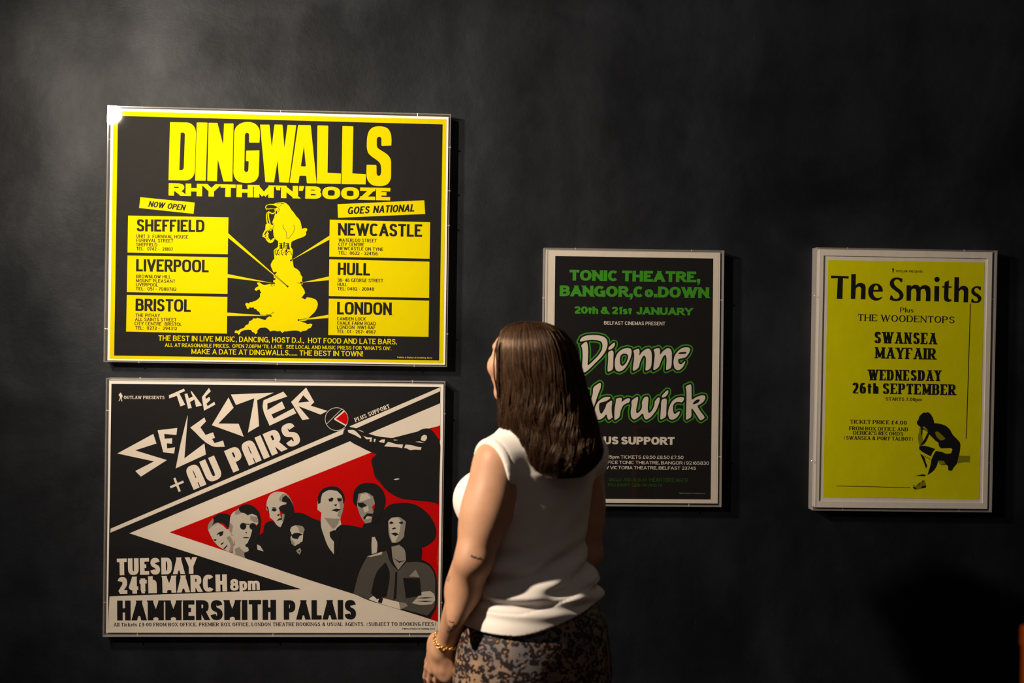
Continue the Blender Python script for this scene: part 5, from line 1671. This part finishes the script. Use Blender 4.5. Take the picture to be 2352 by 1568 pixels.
# ------------------------------------------------------------------ leopard print skirt
def leopard():
    m, n, l, b = new_mat('leopard_print_satin')
    t = n.new('ShaderNodeTexCoord')
    mp = n.new('ShaderNodeMapping')
    mp.inputs['Scale'].default_value = (1, 1, 1.25)
    l.new(t.outputs['Object'], mp.inputs['Vector'])
    wn = n.new('ShaderNodeTexNoise')
    wn.inputs['Scale'].default_value = 38
    wn.inputs['Detail'].default_value = 3
    l.new(mp.outputs['Vector'], wn.inputs['Vector'])
    va = n.new('ShaderNodeVectorMath')
    va.operation = 'MULTIPLY_ADD'
    l.new(wn.outputs['Color'], va.inputs[0])
    va.inputs[1].default_value = (.022, .022, .022)
    l.new(mp.outputs['Vector'], va.inputs[2])
    vo = n.new('ShaderNodeTexVoronoi')
    vo.inputs['Scale'].default_value = 58
    vo.inputs['Randomness'].default_value = .95
    l.new(va.outputs[0], vo.inputs['Vector'])
    ring = n.new('ShaderNodeValToRGB')          # dark ring round a tawny centre
    r = ring.color_ramp
    r.interpolation = 'CONSTANT'
    r.elements[0].position, r.elements[0].color = 0.0, (0.33, 0.33, 0.33, 1)
    r.elements[1].position, r.elements[1].color = 0.19, (1, 1, 1, 1)
    e3 = r.elements.new(.60)
    e3.color = (0, 0, 0, 1)
    l.new(vo.outputs['Distance'], ring.inputs['Fac'])
    gap = n.new('ShaderNodeTexNoise')
    gap.inputs['Scale'].default_value = 90
    gap.inputs['Detail'].default_value = 2
    l.new(mp.outputs['Vector'], gap.inputs['Vector'])
    gt = n.new('ShaderNodeMath')
    gt.operation = 'GREATER_THAN'
    gt.inputs[1].default_value = .40
    l.new(gap.outputs['Fac'], gt.inputs[0])
    isr = n.new('ShaderNodeMath')
    isr.operation = 'GREATER_THAN'
    isr.inputs[1].default_value = .8
    l.new(ring.outputs['Color'], isr.inputs[0])
    dark = n.new('ShaderNodeMath')
    dark.operation = 'MULTIPLY'
    l.new(isr.outputs[0], dark.inputs[0])
    l.new(gt.outputs[0], dark.inputs[1])
    isc = n.new('ShaderNodeMath')
    isc.operation = 'COMPARE'
    isc.inputs[1].default_value = .33
    isc.inputs[2].default_value = .1
    l.new(ring.outputs['Color'], isc.inputs[0])
    bn = n.new('ShaderNodeTexNoise')
    bn.inputs['Scale'].default_value = 15
    bn.inputs['Detail'].default_value = 2
    l.new(t.outputs['Object'], bn.inputs['Vector'])
    base = n.new('ShaderNodeValToRGB')
    base.color_ramp.elements[0].position = .40
    base.color_ramp.elements[0].color = (0.165, 0.150, 0.165, 1)
    base.color_ramp.elements[1].position = .62
    base.color_ramp.elements[1].color = (0.36, 0.235, 0.14, 1)
    l.new(bn.outputs['Fac'], base.inputs['Fac'])
    m1 = n.new('ShaderNodeMixRGB')
    l.new(isc.outputs[0], m1.inputs['Fac'])
    l.new(base.outputs['Color'], m1.inputs['Color1'])
    m1.inputs['Color2'].default_value = (0.36, 0.17, 0.08, 1)
    m2 = n.new('ShaderNodeMixRGB')
    l.new(dark.outputs[0], m2.inputs['Fac'])
    l.new(m1.outputs['Color'], m2.inputs['Color1'])
    m2.inputs['Color2'].default_value = (0.020, 0.015, 0.018, 1)
    l.new(m2.outputs['Color'], b.inputs['Base Color'])
    b.inputs['Roughness'].default_value = .42
    b.inputs['Specular IOR Level'].default_value = .45
    return m


vs, fs = [], []
NS = 120
lev = [(1.03, .0), (1.00, .004), (.96, .006), (.92, .010), (.86, .014), (.80, .016), (.74, .017), (.66, .030), (.56, .050), (.44, .070), (.34, .085), (.335, .078), (.40, .06), (.60, .02)]
for z, gr in lev:
    zz = max(z, .66)
    f0, aa, bb = (np.interp(zz, PROF[:, 0], PROF[:, i]) for i in (1, 2, 3))
    for j in range(NS):
        th = 2 * math.pi * j / NS
        wob = (.0 if z > .9 else (0.9 - z) * .030) * math.sin(7 * th + 1.3) + (.0 if z > .9 else (0.9 - z) * .014) * math.sin(13 * th + z * 4)
        c_, s_ = math.cos(th), math.sin(th)
        e = 2 / 2.25
        vs.append(B((aa + gr + wob) * math.copysign(abs(c_) ** e, c_), f0 + (bb + gr + wob) * math.copysign(abs(s_) ** e, s_), z))
for i in range(len(lev) - 1):
    for j in range(NS):
        fs.append((i * NS + j, i * NS + (j + 1) % NS, (i + 1) * NS + (j + 1) % NS, (i + 1) * NS + j))
link_mesh('skirt', [v - ROOT for v in vs], [f[::-1] for f in fs], leopard(), body, None, True)

# shoes
sm_ = flat('black_leather', (.012, .011, .011), .35, .5)
for s in (1, -1):
    fsh = Field(B(s * .082, .02, -.01) - np.array((.16, .16, 0)), B(s * .082, .02, .12) + np.array((.16, .16, 0)), .004)
    fsh.ell(B(s * .082, .058, .036), (.042, .112, .036), BFR, .02)
    fsh.ell(B(s * .080, -.032, .044), (.036, .042, .046), BFR, .02)
    _, X, Y, Zz = fsh.block(fsh.lo, fsh.lo + fsh.h * fsh.n)
    fsh.a = np.maximum(fsh.a, .0 - Zz + 0 * X + 0 * Y).astype(np.float32)
    V, F = fsh.mesh(1)
    np_mesh('shoe', V, F, [sm_], ROOT, body)

# ------------------------------------------------------------------ hair: a dark mass and several thousand separate strands
HROW = [  # image row, left edge, right edge, half depth, depth shift
    (738, 1196, 1238, .030, .000), (741, 1180, 1256, .048, .000), (748, 1162, 1276, .066, -.002), (760, 1150, 1296, .080, -.004), (780, 1141, 1313, .091, -.008), (800, 1137, 1324, .097, -.010), (850, 1138, 1338, .101, -.014), (900, 1140, 1352, .100, -.018),
    (950, 1141, 1367, .100, -.026), (985, 1144, 1377, .098, -.034), (1005, 1154, 1382, .094, -.044), (1030, 1168, 1385, .088, -.056), (1055, 1178, 1380, .080, -.066), (1075, 1192, 1366, .070, -.072), (1092, 1222, 1344, .050, -.076)]
HR = []
for py, x0, x1, hd, sh in HROW:
    yc = Y0 - .005 + sh
    p0, p1 = at(x0, py, yc), at(x1, py, yc)
    HR.append(((p0.z + p1.z) / 2, (p0.x + p1.x) / 2, (p1.x - p0.x) / 2 * .965, hd, yc))
HR = np.array(HR)
TT = np.linspace(0, 1, len(HR))
# even the parameter out by height
TT = (HR[0, 0] - HR[:, 0]) / (HR[0, 0] - HR[-1, 0])
TT = np.sqrt(TT)


def hull(th, t, s):
    z, x, rx, ry, yc = (np.interp(t, TT, HR[:, i]) for i in range(5))
    e = .92
    c_, n_ = math.cos(th), math.sin(th)
    return np.array((x + s * rx * math.copysign(abs(c_) ** e, c_), yc + s * ry * math.copysign(abs(n_) ** e, n_), z))


FACE_TH = math.atan2(FH[1], FH[0])


def face_gap(th, t, s=1.0):
    """true where the face must stay free of hair"""
    d = (th - FACE_TH + math.pi) % (2 * math.pi) - math.pi
    return abs(d) < .50 and .31 < t < .86


hvs, hfs = [], []
NA, NT = 72, 46
for i in range(NT + 1):
    for j in range(NA):
        hvs.append(hull(2 * math.pi * j / NA, i / NT, .945))
for i in range(NT):
    for j in range(NA):
        if not face_gap(2 * math.pi * (j + .5) / NA, (i + .5) / NT):
            hfs.append((i * NA + j, (i + 1) * NA + j, (i + 1) * NA + (j + 1) % NA, i * NA + (j + 1) % NA))
hfs.append(tuple(range(NA))[::-1])
hfs.append(tuple(NT * NA + j for j in range(NA)))


def hair_material(name, c0, c1, rough):
    m, n, l, b = new_mat(name)
    g = n.new('ShaderNodeAttribute')
    g.attribute_name = 'tone'
    mx = n.new('ShaderNodeMixRGB')
    mx.inputs['Color1'].default_value = (*c0, 1)
    mx.inputs['Color2'].default_value = (*c1, 1)
    l.new(g.outputs['Fac'], mx.inputs['Fac'])
    l.new(mx.outputs['Color'], b.inputs['Base Color'])
    b.inputs['Roughness'].default_value = rough
    b.inputs['Specular IOR Level'].default_value = .42
    b.inputs['Specular Tint'].default_value = (1.0, .72, .52, 1)
    return m


hb = link_mesh('hair', [v - ROOT for v in hvs], hfs, hair_material('dark_brown_hair_mass', (.012, .006, .0035), (.012, .006, .0035), .6), body, None, True)
rng = random.Random(7)
V_, F_, tone = [], [], []
NCL = 120
clumps = []
for k in range(NCL):
    th = 2 * math.pi * (k + rng.random()) / NCL
    clumps.append((th, rng.uniform(0, 6.28), rng.uniform(.7, 1.35), rng.uniform(.095, .135), rng.uniform(.90, 1.0), rng.uniform(-.02, .02)))
for k in range(9000):
    th0, ph, amp, wl, tend, dr = clumps[rng.randrange(NCL)]
    fly = rng.random() < .03
    th = th0 + rng.gauss(0, .034 if not fly else .08)
    s = rng.choice((.955, .97, .985, 1.0, 1.01)) + rng.uniform(-.012, .012) + (.02 if fly else 0)
    t0 = rng.uniform(.0, .30) ** 1.0
    t1 = min(1.0, tend + rng.gauss(0, .018))
    n = 24
    pts = []
    tn = rng.random()
    broken = False
    for i in range(n + 1):
        t = t0 + (t1 - t0) * i / n
        if face_gap(th, t):
            broken = True
            break
        w_ = max(0, (t - .30) / .70)
        a_ = amp * .0115 * w_ ** 1.6
        z_ = np.interp(t, TT, HR[:, 0])
        q = 2 * math.pi * z_ / wl + ph
        dth = a_ * math.sin(q) / .10 + dr * w_ * 1.2
        ss = s + a_ * math.cos(q * 1.0 + .6) / .10 * .32 - .10 * max(0, t - .93) / .07 * rng.uniform(.6, 1)
        p = hull(th + dth, t, ss)
        pts.append(p)
    if len(pts) < 6:
        continue
    r0 = rng.uniform(.00042, .0008)
    base = len(V_)
    for i, p in enumerate(pts):
        d = pts[min(i + 1, len(pts) - 1)] - pts[max(i - 1, 0)]
        d = d / (np.linalg.norm(d) + 1e-9)
        a1 = np.cross(d, (0.3, 1, .2))
        a1 = a1 / (np.linalg.norm(a1) + 1e-9)
        a2 = np.cross(d, a1)
        r = r0 * (1 - .65 * (i / (len(pts) - 1)) ** 3)
        for q in range(3):
            an = 2 * math.pi * q / 3
            V_.append(p + r * (math.cos(an) * a1 + math.sin(an) * a2))
            tone.append(tn)
    for i in range(len(pts) - 1):
        for q in range(3):
            F_.append((base + i * 3 + q, base + i * 3 + (q + 1) % 3, base + (i + 1) * 3 + (q + 1) % 3, base + (i + 1) * 3 + q))
for k in range(26):
    j = rng.uniform(-1.6, 1.6)
    path = [(1143 + j, 782), (1137 + j * .8, 805), (1134 + j * .8, 835), (1135 + j, 862), (1140 + j, 890), (1146 + j, 920)]
    yy = Y0 - .062 + rng.uniform(-.006, .006)
    pts = []
    for i in range(len(path) - 1):
        for q in range(4):
            u = q / 4
            pts.append(np.array(at(path[i][0] * (1 - u) + path[i + 1][0] * u, path[i][1] * (1 - u) + path[i + 1][1] * u, yy)))
    base = len(V_)
    for i, p in enumerate(pts):
        for q in range(3):
            an = 2 * math.pi * q / 3
            V_.append(p + .0005 * np.array((math.cos(an), math.sin(an), 0)))
            tone.append(.35)
    for i in range(len(pts) - 1):
        for q in range(3):
            F_.append((base + i * 3 + q, base + i * 3 + (q + 1) % 3, base + (i + 1) * 3 + (q + 1) % 3, base + (i + 1) * 3 + q))
st = np_mesh('hair_strands', np.array(V_), np.array(F_), [hair_material('brown_hair', (.024, .011, .0055), (.064, .032, .017), .40)], ROOT, hb)
ta = st.data.attributes.new('tone', 'FLOAT', 'POINT')
ta.data.foreach_set('value', np.array(tone, dtype=np.float32))

# ------------------------------------------------------------------ bracelet and tattoos
gold = flat('gold', (.83, .52, .16), .25, .5, 1.0)
bc = WRI - fo * .010
wv_ = fo * .97 + np.array((.20, 0, .10))
wv_ = wv_ / np.linalg.norm(wv_)
b1 = np.cross(wv_, (0, 1, 0))
b1 = b1 / np.linalg.norm(b1)
b2 = np.cross(wv_, b1)
vs, fs = [], []
NL = 30
for k in range(NL):
    an = 2 * math.pi * k / NL
    rad = math.cos(an) * b1 + math.sin(an) * b2
    tan = -math.sin(an) * b1 + math.cos(an) * b2
    c = bc + rad * .0300
    tilt = math.radians(45 if k % 2 else -45)
    e1 = tan
    e2 = math.cos(tilt) * rad + math.sin(tilt) * wv_
    e3 = np.cross(e1, e2)
    k0 = len(vs)
    for i in range(14):
        u = 2 * math.pi * i / 14
        cc_ = c + (math.cos(u) * e1 * .0050 + math.sin(u) * e2 * .0038)
        on = math.cos(u) * e1 + math.sin(u) * e2
        for j in range(6):
            v = 2 * math.pi * j / 6
            vs.append(cc_ + .0013 * (math.cos(v) * on + math.sin(v) * e3))
    for i in range(14):
        for j in range(6):
            fs.append((k0 + i * 6 + j, k0 + i * 6 + (j + 1) % 6, k0 + (i + 1) % 14 * 6 + (j + 1) % 6, k0 + (i + 1) % 14 * 6 + j))
br = link_mesh('bracelet', [v - ROOT for v in vs], fs, gold, body, None, True)
br['label'] = 'gold chain bracelet'

from mathutils.bvhtree import BVHTree
bv = BVHTree.FromPolygons([tuple(v.co) for v in body.data.vertices], [tuple(p.vertices) for p in body.data.polygons])
tat = flat('tattoo_ink', (.035, .035, .045), .6, .2)


def tattoo(lines, wid):
    vs, fs = [], []
    off = Vector(ROOT)
    for ln in lines:
        P_ = []
        for (px, py) in ln:
            d = (at(px, py, 0) - CAM).normalized()
            h = bv.ray_cast(CAM - off, d)
            if h[0] is not None:
                P_.append((h[0] + h[1] * .0004, h[1]))
        for i in range(len(P_) - 1):
            (p, n1), (q, n2) = P_[i], P_[i + 1]
            d = (q - p)
            if d.length < 1e-6:
                continue
            w1 = n1.cross(d).normalized() * wid
            k = len(vs)
            vs += [p - w1, p + w1, q + w1, q - w1]
            fs.append((k, k + 3, k + 2, k + 1))
    if vs:
        link_mesh('tattoo', vs, fs, tat, body)


def dense(pts, n=5):
    out = []
    for i in range(len(pts) - 1):
        for j in range(n):
            t = j / n
            out.append((pts[i][0] + (pts[i + 1][0] - pts[i][0]) * t, pts[i][1] + (pts[i + 1][1] - pts[i][1]) * t))
    return out + [pts[-1]]


tattoo([dense(q) for q in (((1031, 1425), (1036, 1429), (1043, 1428)), ((1030, 1436), (1036, 1440), (1042, 1438), (1043, 1432)), ((1026, 1446), (1032, 1450), (1039, 1449)), ((1029, 1440), (1035, 1446), (1041, 1444)), ((1027, 1450), (1031, 1455)))], .0011)
tattoo([dense(q) for q in (((1081, 1276), (1087, 1280), (1094, 1281), (1102, 1283), (1108, 1284)), ((1083, 1274), (1086, 1279), (1092, 1278), (1097, 1284), (1104, 1280)))], .0011)
tattoo([dense(q) for q in (((1030, 1322), (1033, 1326), (1032, 1331), (1028, 1335), (1027, 1330), (1030, 1326)),)], .0007)
